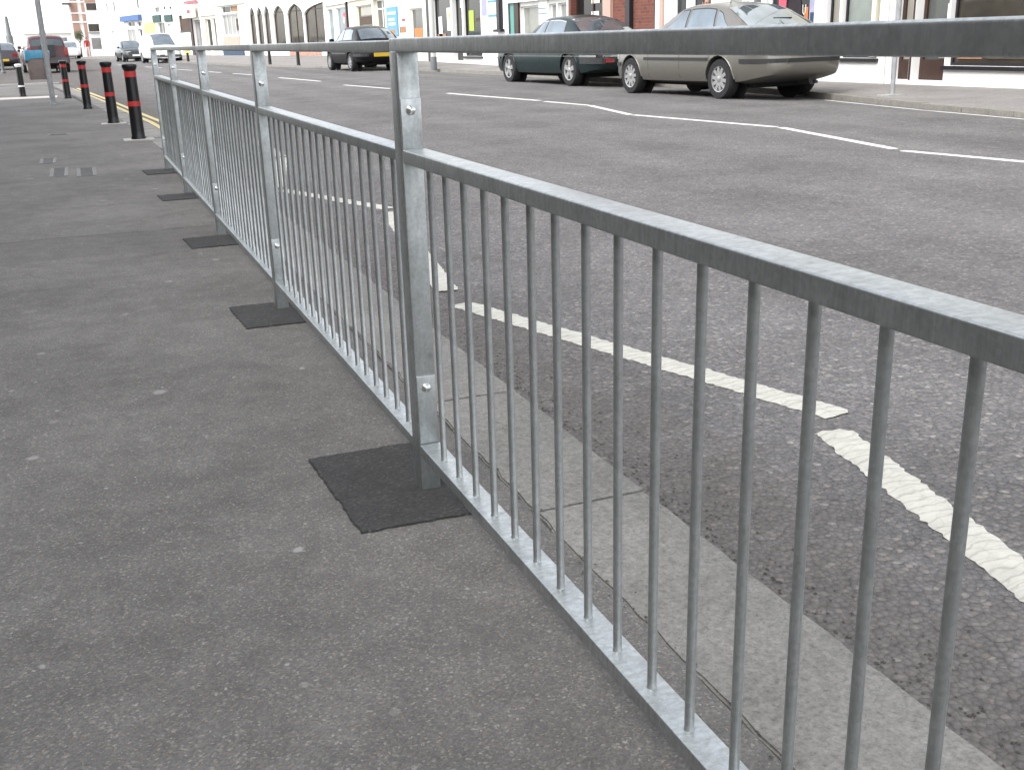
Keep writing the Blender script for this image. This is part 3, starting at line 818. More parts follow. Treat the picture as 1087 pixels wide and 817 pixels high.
def window(par, u0, u1, z0, z1, gm, fm, mull=0, trans=None, name='window', fw=.045, set_back=.12, panel=0.0):
    bm = bmesh.new(); y0, y1 = -set_back-.03, -set_back+.03
    add_box(bm, u0, u0+fw, y0, y1, z0, z1); add_box(bm, u1-fw, u1, y0, y1, z0, z1)
    add_box(bm, u0+fw, u1-fw, y0+.002, y1-.002, z1-fw, z1); add_box(bm, u0+fw, u1-fw, y0+.002, y1-.002, z0, z0+fw+panel)
    for k in range(mull):
        uu = u0+(u1-u0)*(k+1)/(mull+1); add_box(bm, uu-fw*.4, uu+fw*.4, y0+.004, y1-.004, z0+fw+panel, z1-fw)
    if trans: add_box(bm, u0+fw, u1-fw, y0+.006, y1-.006, trans-fw*.4, trans+fw*.4)
    o = link(name, finish(bm, name), par, fm)
    bm = bmesh.new(); add_box(bm, u0+.01, u1-.01, -set_back-.012, -set_back-.004, z0+.01, z1-.01)
    link('pane', finish(bm, 'pane'), o, gm)
    if name == 'window' and set_back > .05:
        bm = bmesh.new(); add_box(bm, u0-.05, u1+.05, -.02, .06, z0-.06, z0-.002); link('sill', finish(bm, 'sill'), o, fm if fm != 'trim_brown' else 'trim_dark')
    if name == 'door':
        bm = bmesh.new(); hx = u0+fw*1.2; add_box(bm, hx, hx+.025, y1, y1+.05, z0+.95, z0+1.2); link('handle', finish(bm, 'handle'), o, 'chrome')
    return o
def poster(par, u0, u1, z0, z1, m, y=-.118, name='poster'):
    bm = bmesh.new(); add_box(bm, u0, u1, y, y+.008, z0, z1); return link(name, finish(bm, name), par, m)
def part_box(par, name, u0, u1, y0, y1, z0, z1, m):
    bm = bmesh.new(); add_box(bm, u0, u1, y0, y1, z0, z1); return link(name, finish(bm, name), par, m)
ANG_A = R(90)
def building(seg, s0, s1, label, wall_m, items, height=8.6, riser=None, fascia=None, storeys=2, roof=True, upw='trim_white', top_base=None):
    """items: (kind,s0,s1,z0,z1,glass,frame,mull,trans) in distance along the frontage and height above datum"""
    if seg == 'A': ox, oy, ang = 12.2, s0, ANG_A
    else: ox, oy, ang = 12.2-.19612*s0, 59.0+.98058*s0, R(90)+math.atan2(.19612, .98058)
    bz = far_z(ox, oy)-.06
    e = tag(empty('shop_building', (ox, oy, bz), ang), label, 'building')
    L = s1-s0-.012
    ops = []; its = []
    for it in items:
        k, a, b_, c, d = it[:5]
        a, b_, c, d = a-s0, b_-s0, c-bz, d-bz
        if k in ('win', 'door'):
            a = max(a, .03); b_ = min(b_, L-.03)
            ops.append((a, b_, c, d))
        its.append((k, a, b_, c, d)+tuple(it[5:]))
    zb = (top_base or 3.7)-0
    nW = max(1, int(L/2.4))
    for st in range(storeys):
        for k in range(nW):
            uc = L*(k+.5)/nW; z0 = zb+.3+2.7*st
            if z0+1.5 < height-.2: its.append(('win', uc-.45, uc+.45, z0, z0+1.5, 'glass_dark', upw, 0, z0+.75)); ops.append((uc-.45, uc+.45, z0, z0+1.5))
    link('wall', wall_mesh(0, L, 0, height, ops), e, wall_m)
    for it in its:
        k, a, b_, c, d = it[:5]; rest = it[5:]
        if k == 'win': last = window(e, a, b_, c, d, rest[0], rest[1], *(rest[2:4]))
        elif k == 'door': last = window(e, a, b_, c, d, rest[0], rest[1], *(rest[2:4]), name='door', panel=.25, fw=.07, set_back=.2)
        elif k == 'poster': poster(last, a, b_, c, d, rest[0], *(rest[1:2]))
        elif k == 'box': part_box(e, rest[0], a, b_, rest[1], rest[2], c, d, rest[3])
    if riser: part_box(e, 'stall_riser', 0.01, L-.01, .003, .05, 0, riser[0]-bz, riser[1])
    if fascia: part_box(e, 'fascia', 0.02, L-.02, .002, .14, fascia[0]-bz, fascia[1]-bz, fascia[2])
    if roof:
        bm = bmesh.new(); add_box(bm, -.02, L+.02, -7.1, .2, height, height+.22)
        v = [bm.verts.new(p) for p in ((0, .1, height+.22), (L, .1, height+.22), (L, -7, height+.22), (0, -7, height+.22), (0, -3.5, height+2.3), (L, -3.5, height+2.3))]
        for f in ((0, 1, 5, 4), (2, 3, 4, 5), (1, 2, 5), (3, 0, 4)): bm.faces.new([v[t] for t in f])
        r = link('roof', finish(bm, 'roof'), e, 'roof_slate')
        part_box(r, 'chimney', .2, .9, -3.9, -3.1, height+1.6, height+3.2, 'brick_far')
    return e
TW, TD, TB = 'trim_white', 'trim_dark', 'trim_brown'
building('A', 5.0, 15.23, 'shop at the right edge with brown window frames and white base wall', 'wall_white', [
    ('win', 5.3, 11.98, .45, 2.4, 'glass_brown', TD, 3, None), ('win', 12.20, 13.82, .40, 2.4, 'glass_brown', TD, 0, None),
    ('poster', 12.35, 13.1, .5, .85, 'goods_brown'), ('poster', 13.2, 13.7, .5, .75, 'goods_orange'),
    ('door', 13.86, 14.60, .16, 2.4, 'glass_grey', TB, 0, None), ('poster', 13.97, 14.09, 1.02, 1.33, 'paper', -.195),
    ('poster', 13.94, 14.2, .5, .9, 'blind_cream', -.195), ('box', 14.02, 14.12, .62, .74, 'notice', -.186, -.182, 'trim_dark'),
    ('door', 14.66, 15.10, .16, 2.4, 'blind_cream', TB, 0, None),
    ('box', 14.606, 14.652, .16, 2.39, 'post_trim', -.1, .004, TB)], fascia=(2.6, 3.25, 'trim_brown'))
building('A', 15.25, 17.19, 'white shop with pale green blinds behind the tail of the silver car', 'wall_white', [
    ('win', 15.46, 16.47, .50, 2.3, 'blind_green', TD, 0, None), ('box', 15.56, 15.66, .52, 2.3, 'mullion', -.09, .01, 'trim_cream'),
    ('win', 16.53, 16.90, .50, 2.3, 'blind_cream', TD, 0, None)], fascia=(2.6, 3.2, 'wall_cream'))
e = building('A', 17.20, 19.57, 'white shop with dark display window of posters above the silver car boot', 'wall_white', [
    ('win', 17.26, 18.80, .50, 2.3, 'glass_display', TW, 0, None), ('poster', 17.29, 17.56, .9, 1.75, 'lilac_paper'), ('poster', 17.42, 17.52, .9, 1.3, 'navy_paint', -.109), ('poster', 17.6, 17.72, .95, 1.4, 'orange_paint'),
    ('poster', 18.30, 18.54, .95, 1.9, 'pink_paint'),
    ('win', 19.34, 19.50, .50, 2.3, 'glass_dark', TW, 0, None), ('box', 18.98, 19.08, .1, 5, 'drainpipe', .01, .1, 'grey_paint')], fascia=(2.6, 3.2, 'navy_paint'))
# dark draped mannequin shape and white hand lettering strokes in that window
bm = bmesh.new()
def blob_profile(bm, cx, y, pts, th):
    a = [bm.verts.new((cx+p[0], y, p[1])) for p in pts]; b_ = [bm.verts.new((cx+p[0]*.9, y+th, p[1])) for p in pts]
    bm.faces.new(a); bm.faces.new(b_[::-1])
    for i in range(len(pts)):
        j = (i+1) % len(pts); bm.faces.new((a[i], b_[i], b_[j], a[j]))
blob_profile(bm, .82, -.112, [(-.27, .55), (.27, .55), (.26, 1.05), (.2, 1.45), (.12, 1.62), (-.02, 1.7), (-.14, 1.6), (-.2, 1.4), (-.26, 1.1)], .02)
link('window_drape', finish(bm, 'drape'), e, 'mannequin_dark')
bm = bmesh.new()
for base, pts in ((.47, [(0, 1.42), (.0, 1.28), (.04, 1.24), (.08, 1.28), (.09, 1.42)]), (1.42, [(0, 1.22), (.02, 1.4), (.06, 1.28), (.10, 1.42), (.12, 1.22)])):
    tube(bm, [(base+p[0], -.104, p[1]) for p in pts], .007, 6)
link('lettering', finish(bm, 'lettering'), e, 'paper')
building('A', 19.60, 23.30, 'white shop with colourful window display above the silver car roof', 'wall_white', [
    ('win', 19.66, 20.28, .50, 2.3, 'glass_pale', TW, 0, None), ('win', 20.90, 22.50, .50, 2.3, 'glass_display', TW, 1, None),
    ('poster', 20.98, 21.25, 1.0, 1.7, 'goods_orange'), ('poster', 21.3, 21.6, .9, 1.55, 'goods_brown'), ('poster', 21.75, 22.05, 1.1, 1.9, 'paper'), ('poster', 22.0, 22.3, .9, 1.35, 'goods_orange'),
    ('box', 22.85, 23.0, .1, 2.5, 'pilaster', .003, .05, 'wall_pinkish')], fascia=(2.6, 3.2, 'wall_cream'))
building('A', 23.33, 28.16, 'red brick frontage with dark doorway behind the green car', 'brick', [
    ('door', 25.95, 28.03, .2, 2.4, 'glass_dark', TB, 1, None), ('poster', 26.65, 27.1, 1.37, 1.6, 'paper', -.19), ('poster', 26.6, 27.1, 1.80, 2.0, 'trim_cream', -.19),
    ('box', 25.45, 25.88, .1, 2.6, 'pilaster', .003, .09, 'orange_terracotta' if 'orange_terracotta' in MATS else 'wall_pinkish'),
    ('box', 24.36, 24.58, .1, 7, 'drainpipe', .01, .12, TD)], fascia=(2.6, 3.2, 'trim_brown'))
building('A', 28.20, 32.68, 'white shop with drawn pale blinds behind the green car bonnet', 'wall_white', [
    ('win', 28.28, 28.90, .5, 1.88, 'blind_pale', TW, 0, None), ('win', 28.98, 29.52, .5, 1.88, 'blind_pale', TW, 0, None), ('win', 30.20, 31.68, .5, 1.88, 'blind_pale', TW, 0, None),
    ('box', 29.55, 30.15, 1.33, 2.3, 'sign_board', .003, .04, 'paper'), ('box', 29.56, 30.14, 1.62, 1.645, 'sign_line', .041, .045, 'blue_paint'), ('box', 29.56, 30.14, 1.76, 1.785, 'sign_line', .041, .045, 'blue_paint'),
    ('box', 31.70, 32.05, .1, 2.5, 'post_trim', .003, .07, TB), ('box', 32.07, 32.36, .1, 2.5, 'pilaster', .003, .06, 'trim_teal'), ('box', 32.38, 32.55, .1, 2.5, 'shutter_edge', .003, .05, TD)], fascia=(2.0, 2.9, 'trim_white'))
building('A', 32.72, 41.18, 'shop with dark windows, white poster board and lime sign behind the lamp post', 'wall_white', [
    ('box', 32.8, 35.05, .75, 2.5, 'poster_board', .003, .06, 'paper'), ('box', 33.35, 34.3, 1.65, 2.15, 'poster', .062, .07, 'skyblue_paint'), ('box', 33.43, 34.22, 1.72, 2.08, 'poster_sheet', .071, .074, 'paper'),
    ('box', 32.98, 33.22, 1.2, 2.6, 'downpipe', .08, .2, TD), ('box', 32.85, 33.5, 1.18, 1.26, 'bracket', .08, .22, TD),
    ('box', 34.42, 34.9, 1.7, 2.2, 'poster', .062, .07, 'lilac_paper'),
    ('win', 35.15, 37.0, .42, 2.5, 'glass_dark', TD, 0, None), ('poster', 36.2, 36.7, 1.25, 1.92, 'lime_paint'), ('poster', 35.3, 36.0, 1.55, 1.66, 'goods_brown'), ('poster', 35.3, 36.1, .6, .85, 'red_paint'),
    ('door', 37.12, 38.2, .27, 2.5, 'glass_grey', TD, 0, None), ('poster', 37.5, 37.8, 2.05, 2.3, 'paper', -.19),
    ('win', 38.35, 40.4, .75, 2.5, 'glass_display', TD, 0, None), ('poster', 38.4, 39.1, 1.3, 2.08, 'paper'), ('poster', 38.5, 38.9, 1.75, 1.9, 'lime_paint', -.109), ('poster', 39.7, 40.1, .95, 1.8, 'paper'), ('poster', 39.3, 40.3, .85, 1.2, 'goods_orange'),
    ('box', 40.6, 41.1, .1, 2.6, 'post_trim', .003, .06, TD)], fascia=(2.6, 3.3, 'green_sign'))
building('A', 41.2, 53.95, 'cream fronted shop with white panelled door and blue signboard behind the black car', 'wall_cream', [
    ('win', 41.75, 43.5, .75, 2.2, 'glass_grey', TW, 0, None), ('poster', 41.8, 43.3, .9, 1.45, 'orange_paint'),
    ('box', 43.8, 45.0, 1.2, 2.4, 'poster_board', .003, .05, 'paper'), ('box', 43.95, 44.9, 1.3, 1.55, 'poster', .052, .058, 'goods_orange'), ('box', 44.0, 44.5, 1.75, 1.85, 'poster', .052, .058, 'red_paint'),
    ('box', 45.1, 46.75, 1.2, 2.35, 'sign_board', .003, .08, 'skyblue_paint'), ('box', 45.3, 46.5, 2.05, 2.15, 'sign_line', .082, .086, 'paper'), ('box', 45.5, 46.4, 1.8, 1.9, 'sign_line', .082, .086, 'paper'), ('box', 45.4, 46.4, 1.62, 1.72, 'sign_line', .082, .086, 'paper'), ('box', 45.5, 46.1, 1.24, 1.45, 'sign_line', .082, .086, 'orange_paint'),
    ('door', 47.3, 49.2, .3, 2.75, 'glass_grey', TW, 1, 2.2),
    ('win', 49.45, 52.4, .7, 2.6, 'glass_display', 'trim_cream', 0, None), ('poster', 49.6, 51.9, 2.15, 2.5, 'blind_cream'), ('poster', 49.7, 52.2, 1.75, 2.1, 'goods_brown'), ('poster', 49.7, 52.2, 1.3, 1.62, 'blind_cream')], fascia=(2.85, 3.4, 'trim_white'))
building('A', 54.0, 59.0, 'white shop with blue tinted window and red poster beside the arched frontage', 'wall_white', [
    ('win', 54.3, 56.75, .7, 2.65, 'glass_blue', TW, 0, None), ('poster', 54.7, 55.6, 2.0, 2.4, 'pink_paint'), ('poster', 55.3, 55.6, 1.9, 2.2, 'trim_cream', -.109), ('poster', 54.9, 55.3, 1.5, 1.85, 'pink_paint'),
    ('win', 57.4, 58.8, .7, 2.65, 'glass_blue', TW, 0, None), ('box', 53.99+.03, 54.2, .2, 3, 'drainpipe', .003, .1, TD)], fascia=(2.8, 3.3, 'trim_cream'))
# --- arched frontage
arches = [(.35, 3.05, 3.05), (3.25, 5.55, 3.12), (6.0, 7.75, 3.12), (8.3, 9.25, 3.18), (9.5, 10.5, 3.15), (10.75, 11.75, 3.2)]
e = building('B', 0.02, 12.4, 'white frontage with a row of pointed arch windows', 'wall_white', [('win', a, b_, .75, zt, 'glass_brown', TB, 1 if b_-a > 2 else 0, 2.48) for a, b_, zt in arches] + [
    ('box', 1.0, 5.5, .2, .62, 'brick_plinth', .003, .05, 'brick_far')], storeys=2, top_base=3.9)
for a, b_, zt in arches:      # spandrels that turn the square heads into pointed arches
    bz = e.location.z; zs_ = 2.5-bz; zt_ = zt-bz; a_, c_ = a-.02, b_-.02; mid = (a_+c_)/2 if a > 1 else a_+.1
    for sgn in (-1, 1):
        x0 = a_ if sgn < 0 else c_; span = mid-x0
        if abs(span) < .2: continue
        bm = bmesh.new(); N = 8
        arc = [(x0+span*(1-math.cos(t*math.pi/3/N))/.5, zs_+(zt_-zs_)*math.sin(t*math.pi/3/N)/math.sin(math.pi/3)) for t in range(N+1)]
        poly = arc+[(x0, zt_+.001)]
        f0 = [bm.verts.new((p[0], -.004, p[1])) for p in poly]; f1 = [bm.verts.new((p[0], -.2, p[1])) for p in poly]
        bm.faces.new(f0); bm.faces.new(f1[::-1])
        for i in range(len(poly)):
            j = (i+1) % len(poly); bm.faces.new((f0[i], f1[i], f1[j], f0[j]))
        link('arch_spandrel', finish(bm, 'spandrel'), e, 'wall_white')
building('B', 12.42, 18.2, 'white shop with cream fascia and pinkish stall riser left of the arches', 'wall_white', [
    ('win', 13.7, 16.9, 2.98, 3.42, 'glass_dark', TW, 1, None), ('poster', 13.8, 15.1, 3.02, 3.38, 'goods_orange'), ('win', 13.8, 17.0, 1.6, 2.88, 'glass_pale', TW, 3, None), ('poster', 13.9, 14.6, 1.9, 2.6, 'goods_brown'),
    ('box', 13.8, 17.0, .95, 1.5, 'tiled_riser', .003, .06, 'wall_pinkish'), ('box', 13.2, 17.2, .33, .8, 'base_panel', .003, .07, 'navy_paint')], fascia=(3.46, 3.8, 'trim_cream'), storeys=1, top_base=4.3)
building('B', 18.22, 21.4, 'narrow cream shop with dark doorway beyond the pinkish riser', 'wall_cream', [
    ('win', 18.3, 19.0, .9, 2.75, 'glass_grey', TW, 0, None), ('poster', 18.4, 18.9, 1.8, 2.5, 'goods_brown'), ('door', 19.3, 20.6, .45, 2.75, 'glass_dark', TW, 0, None)], fascia=(2.95, 3.4, 'trim_white'), storeys=1, top_base=4.3)
building('B', 21.42, 27.3, 'white shop with hanging cream sign and brown window', 'wall_white', [
    ('door', 21.6, 23.3, .45, 2.75, 'glass_pale', 'door_lilac', 0, 2.3), ('box', 23.3, 23.8, .4, 2.85, 'post_trim', .003, .1, TB), ('win', 24.1, 26.6, 2.05, 3.15, 'goods_brown', TB, 0, None),
    ('box', 21.6, 24.6, 2.9, 3.75, 'hanging_sign', .25, .33, 'trim_cream'), ('box', 22.6, 23.3, 3.2, 3.42, 'sign_mark', .332, .338, 'red_paint'), ('box', 21.5, 24.2, 3.85, 4.02, 'sign_strip', .1, .2, 'pink_paint'),
    ('box', 24.7, 26.2, .4, 1.1, 'yellow_panel', .003, .06, 'wall_yellow')], storeys=1, top_base=4.6)
building('B', 27.32, 36.4, 'white and yellow shop with two dark green signs behind the white van', 'wall_white', [
    ('win', 28.0, 28.9, 3.62, 3.87, 'glass_dark', TW, 0, None), ('win', 29.5, 30.5, 3.66, 3.93, 'glass_dark', TW, 0, None), ('win', 31.2, 32.7, 3.52, 3.93, 'glass_grey', TW, 0, None),
    ('box', 31.0, 33.1, 2.85, 3.35, 'sign_board', .003, .12, 'green_sign'), ('box', 28.0, 29.9, 2.80, 3.28, 'sign_board', .003, .12, 'green_sign'),
    ('box', 33.0, 36.2, .4, 2.85, 'yellow_front', .003, .05, 'wall_yellow'), ('box', 33.2, 34.3, 2.88, 3.9, 'cream_front', .003, .05, 'trim_cream'),
    ('win', 30.3, 32.2, 1.8, 2.8, 'glass_grey', TW, 1, None), ('door', 28.9, 29.6, .5, 2.65, 'glass_pale', TW, 0, None)], storeys=1, top_base=4.8)
building('B', 36.42, 44.6, 'white house with blue fascia over its shop window', 'wall_white', [
    ('box', 36.5, 42.5, 3.12, 3.55, 'blue_fascia', .003, .3, 'blue_paint'), ('win', 38.8, 41.2, 2.68, 3.08, 'glass_dark', TW, 1, None), ('win', 36.8, 38.2, 2.64, 3.05, 'glass_dark', TW, 0, None),
    ('win', 39.0, 42.0, 1.45, 2.5, 'glass_pale', TW, 1, None), ('door', 36.9, 38.3, .55, 2.45, 'glass_dark', TW, 0, None), ('win', 36.9, 37.9, 4.0, 4.9, 'glass_grey', TW, 0, 4.45)], storeys=1, top_base=5.6)
building('B', 44.62, 51.5, 'plain white rendered house at the bend of the road', 'wall_white', [
    ('win', 44.7, 45.6, 3.9, 4.8, 'glass_grey', TW, 0, 4.35), ('win', 47.2, 48.2, 3.9, 4.8, 'glass_pale', TW, 0, 4.35), ('door', 46.2, 47.1, .55, 2.5, 'glass_pale', TW, 0, None)], storeys=1, top_base=5.6)
# --- brick and white corner house closing the view
cz = rise(114)-.1
e = tag(empty('corner_house', (-.25, 114.0, cz), 0), 'red brick and white corner house with gabled bay at the far bend', 'building')
def cbox(name, x0, x1, y0, y1, z0, z1, m): return part_box(e, name, x0, x1, y0, y1, z0, z1, m)
cbox('wall', 0, 3.4, 0, 6, 0, 7.6, 'wall_white')
cbox('brick_pier', .15, .75, -.1, -.002, 1.7, 7.6, 'brick_far'); cbox('brick_pier', 1.1, 1.35, -.12, -.002, .0, 7.6, 'brick_far'); cbox('brick_pier', 2.75, 3.4, -.1, -.002, 0.0, 7.6, 'brick_far')
b_ = cbox('bay', 1.42, 2.6, -.5, -.004, 2.2, 5.6, 'wall_white')
part_box(b_, 'bay_window', 1.55, 2.45, -.54, -.502, 4.2, 4.8, 'glass_brown'); part_box(b_, 'bay_window', 1.5, 2.5, -.54, -.502, 2.3, 2.95, 'glass_brown'); part_box(b_, 'brick_panel', 1.45, 2.55, -.53, -.502, 4.85, 5.55, 'brick_far')
cbox('shop_front', 1.4, 2.7, -.25, -.004, 0, 2.1, 'trim_white'); cbox('shop_window', 1.6, 2.5, -.27, -.252, .7, 1.7, 'glass_pale')
cbox('side_window', 2.9, 3.2, -.13, -.102, 4.0, 4.7, 'glass_grey'); cbox('side_window', 2.9, 3.2, -.13, -.102, 2.6, 3.2, 'glass_grey'); cbox('plinth', 2.72, 3.5, -.2, -.102, 0, .7, 'brick_far')
for z in (3.1, 3.9, 4.9, 5.7): cbox('string_course', .1, 3.42, -.14, -.122, z, z+.12, 'trim_white')
cbox('eaves', -.55, .2, -.9, 1.5, 4.75, 4.87, 'roof_slate')
bm = bmesh.new(); v = [bm.verts.new(p) for p in ((-.3, -.5, 7.6), (3.6, -.5, 7.6), (3.6, 6.2, 7.6), (-.3, 6.2, 7.6), (1.65, -.5, 10.2), (1.65, 6.2, 10.2))]
for f in ((0, 1, 4), (2, 3, 5), (0, 4, 5, 3), (1, 2, 5, 4), (0, 3, 2, 1)): bm.faces.new([v[t] for t in f])
link('roof', finish(bm, 'roof'), e, 'roof_slate')
# pale far terrace along the bend, left of the corner house
e = tag(empty('distant_terrace', (-2.6, 150, rise(150)-.2), R(8)), 'pale distant terrace fading beyond the road bend', 'building')
part_box(e, 'wall', -3, 2.4, 0, 8, 0, 2.6, 'wall_white'); part_box(e, 'roof', -3.1, 2.5, -.2, 8.2, 2.6, 2.9, 'wall_cream')
for k in range(4): part_box(e, 'window', -2.6+1.25*k, -2.0+1.25*k, -.03, -.002, 1.3, 2.1, 'glass_pale')

# near-side terrace that lines this pavement (stands left of the view)
def near_terrace():
    e = tag(empty('near_terrace', (-3.6, -14.0, 0), R(-90)), 'brick terrace lining the near pavement, out of view to the left', 'building')
    # local x runs toward -Y with this rotation, so start at the far end
    e.location = (-5.6, 24.0, 0)
    L = 40.0; ops = []
    for k in range(10):
        a = .6+4.0*k
        ops.append((a, a+2.5, .5, 2.5)); ops.append((a+2.7, a+3.1+.5, .02, 2.3))
        for z in (3.9,): ops.append((a+.2, a+1.2, z, z+1.6)); ops.append((a+2.0, a+3.0, z, z+1.6))
    link('wall', wall_mesh(0, L, 0, 6.4, ops), e, 'brick_dull')
    for o in ops:
        window(e, *o, 'glass_dark', 'trim_dark' if o[2] < 1 else 'trim_white', 0, None, name='window' if o[2] > .1 else 'door', set_back=.12)
    part_box(e, 'fascia', .1, L-.1, .002, .12, 2.65, 3.25, 'trim_brown')
    part_box(e, 'parapet', 0, L, -.3, .08, 6.4, 6.8, 'brick_dull')
near_terrace()

# ================================================================== CARS
def crom(tab, x):
    """smooth interpolation through (x,v) pairs"""
    xs_ = [t[0] for t in tab]; vs_ = [t[1] for t in tab]
    if x <= xs_[0]: return vs_[0]
    if x >= xs_[-1]: return vs_[-1]
    i = max(j for j in range(len(xs_)-1) if xs_[j] <= x)
    x0, x1 = xs_[i], xs_[i+1]; t = (x-x0)/(x1-x0)
    def slope(j):
        if j == 0 or j == len(xs_)-1: return 0 if j else (vs_[1]-vs_[0])/(xs_[1]-xs_[0])
        a = (vs_[j]-vs_[j-1])/(xs_[j]-xs_[j-1]); b = (vs_[j+1]-vs_[j])/(xs_[j+1]-xs_[j])
        return 0 if a*b <= 0 else 2*a*b/(a+b)
    m0, m1 = slope(i)*(x1-x0), slope(i+1)*(x1-x0)
    t2, t3 = t*t, t*t*t
    return (2*t3-3*t2+1)*vs_[i]+(t3-2*t2+t)*m0+(-2*t3+3*t2)*vs_[i+1]+(t3-t2)*m1
class Car:
    def __init__(s, belt, roof, width, bottom, wr=.70):
        # tables run from rear (negative x) to front (positive x)
        s.belt, s.roof, s.width, s.bottom, s.wr = belt, roof, width, bottom, wr
        s.x0, s.x1 = belt[0][0], belt[-1][0]
    def ring(s, x):
        w = crom(s.width, x); zb = crom(s.bottom, x); ze = crom(s.belt, x)
        zr = ze
        if s.roof[0][0] < x < s.roof[-1][0]: zr = max(ze, crom(s.roof, x))
        h = zr-ze; k = min(1, h/.40)
        wr = w*(.86+(s.wr-.86)*k); hh = ze-zb
        c = .025
        pts = [(0, zb), (w*.72, zb), (w*.93, zb+hh*.05), (w*.985, zb+hh*.22), (w, zb+hh*.52), (w*.985, zb+hh*.80), (w*.955, zb+hh*.94), (w*.90, ze+.004)]
        for q in (.33, .66):
            pts.append((w*.90+(wr-w*.90)*q+.02*k*math.sin(q*math.pi), ze+.004+(h*.90)*q))
        pts += [(wr, ze+.006+h*.90), (wr*.93, ze+.008+h*.965), (wr*.72, ze+.012+h+c*.5*(1-k*.3)), (wr*.36, ze+.014+h+c), (0, ze+.015+h+c*1.15)]
        return pts
    def S(s, x, t):
        p = s.ring(x); i = min(int(t), len(p)-2); f = t-i
        return Vector((x, p[i][0]+(p[i+1][0]-p[i][0])*f, p[i][1]+(p[i+1][1]-p[i][1])*f))
    def side_y(s, x, z):
        p = s.ring(x)[1:8]
        for a, b in zip(p, p[1:]):
            if a[1] <= z <= b[1]: return a[0]+(b[0]-a[0])*(z-a[1])/max(1e-6, b[1]-a[1])
        return p[-1][0]
    def body_mesh(s, N=46):
        bm = bmesh.new(); xs_ = []
        for i in range(N+1):
            t = i/N; xs_.append(s.x0+(s.x1-s.x0)*(.5-.5*math.cos(math.pi*t))*.5+(s.x1-s.x0)*t*.5)
        rows = []
        for x in xs_:
            p = s.ring(x); L = [bm.verts.new((x, a, b)) for a, b in p]; Rr = [bm.verts.new((x, -a, b)) for a, b in p[1:-1]]
            rows.append(L+Rr[::-1])
        n = len(rows[0])
        for a, b in zip(rows, rows[1:]):
            for i in range(n):
                j = (i+1) % n; bm.faces.new((a[i], a[j], b[j], b[i]))
        bm.faces.new(rows[0][::-1]); bm.faces.new(rows[-1])
        bmesh.ops.triangulate(bm, faces=[f for f in bm.faces if len(f.verts) > 4])
        bmesh.ops.recalc_face_normals(bm, faces=bm.faces[:])
        me = bpy.data.meshes.new('car_body'); bm.to_mesh(me); bm.free(); return me
    def patch(s, corners, name, off=.006, nu=8, nv=6, side=1, th=0.0):
        """corners: (x,t) at bottom-rear, bottom-front, top-front, top-rear"""
        bm = bmesh.new(); g = []
        for j in range(nv+1):
            v = j/nv; row = []
            for i in range(nu+1):
                u = i/nu
                a = Vector(corners[0]).lerp(Vector(corners[1]), u); b = Vector(corners[3]).lerp(Vector(corners[2]), u); c = a.lerp(b, v)
                p = s.S(c[0], c[1]); e = .01
                du = s.S(c[0]+e, c[1])-s.S(c[0]-e, c[1]); t0 = max(0, c[1]-.05); t1 = min(13.999, c[1]+.05)
                dv = s.S(c[0], t1)-s.S(c[0], t0)
                nrm = du.cross(dv)
                if nrm.length < 1e-9: nrm = Vector((0, 0, 1))
                nrm.normalize()
                if nrm.dot(Vector((0, p.y+.001, p.z-.6))) < 0: nrm = -nrm
                p = p+nrm*off; row.append(bm.verts.new((p.x, p.y*side, p.z)))
            g.append(row)
        for j in range(nv):
            for i in range(nu): bm.faces.new((g[j][i], g[j][i+1], g[j+1][i+1], g[j+1][i]))
        return finish(bm, name, True)
    def screen(s, xa, xb, t0, name, off=.006, nu=6, nv=10):
        """front or rear screen across the car between stations xa (low) and xb (high)"""
        bm = bmesh.new(); g = []
        for j in range(nu+1):
            x = xa+(xb-xa)*j/nu; row = []
            for i in range(-nv, nv+1):
                t = 14-abs(i)/nv*(14-t0)
                p = s.S(x, t); row.append(bm.verts.new((p.x+off*.5*(1 if xa > xb else -1), p.y*(1 if i >= 0 else -1), p.z+off)))
            g.append(row)
        for j in range(nu):
            for i in range(2*nv): bm.faces.new((g[j][i], g[j][i+1], g[j+1][i+1], g[j+1][i]))
        return finish(bm, name, True)
    def strip(s, x0, x1, z, h, name, off=.012, wrap=None, side=1, n=14, slope=0.0):
        """band along the flank at height z; wrap='rear'/'front' carries it round the end to the other flank"""
        bm = bmesh.new(); path = []
        xs_ = [x0+(x1-x0)*i/n for i in range(n+1)]
        for x in xs_:
            path.append((x, (s.side_y(x, z)+off)*side))
        if wrap:
            xe = path[-1][0]; ex = off if wrap == 'front' else -off
            path.append((xe+ex, path[-1][1]*.96))
            path += [(xe+ex*1.2, path[-1][1]*q) for q in (.5, 0, -.5)]
            path += [(p[0]+(ex if k == 0 else 0), -p[1]*(.96 if k == 0 else 1)) for k, p in enumerate(reversed(path[:n+1]))]
        lo = [bm.verts.new((p[0], p[1], z-h/2)) for p in path]; hi = [bm.verts.new((p[0], p[1], z+h/2)) for p in path]
        tp = [bm.verts.new((p[0]-(0 if not wrap else 0), p[1]*(1-.03), z+h/2)) for p in path]; bt = [bm.verts.new((p[0], p[1]*(1-.03), z-h/2)) for p in path]
        for i in range(len(path)-1):
            bm.faces.new((lo[i], lo[i+1], hi[i+1], hi[i])); bm.faces.new((hi[i], hi[i+1], tp[i+1], tp[i])); bm.faces.new((bt[i], bt[i+1], lo[i+1], lo[i]))
        return finish(bm, name)
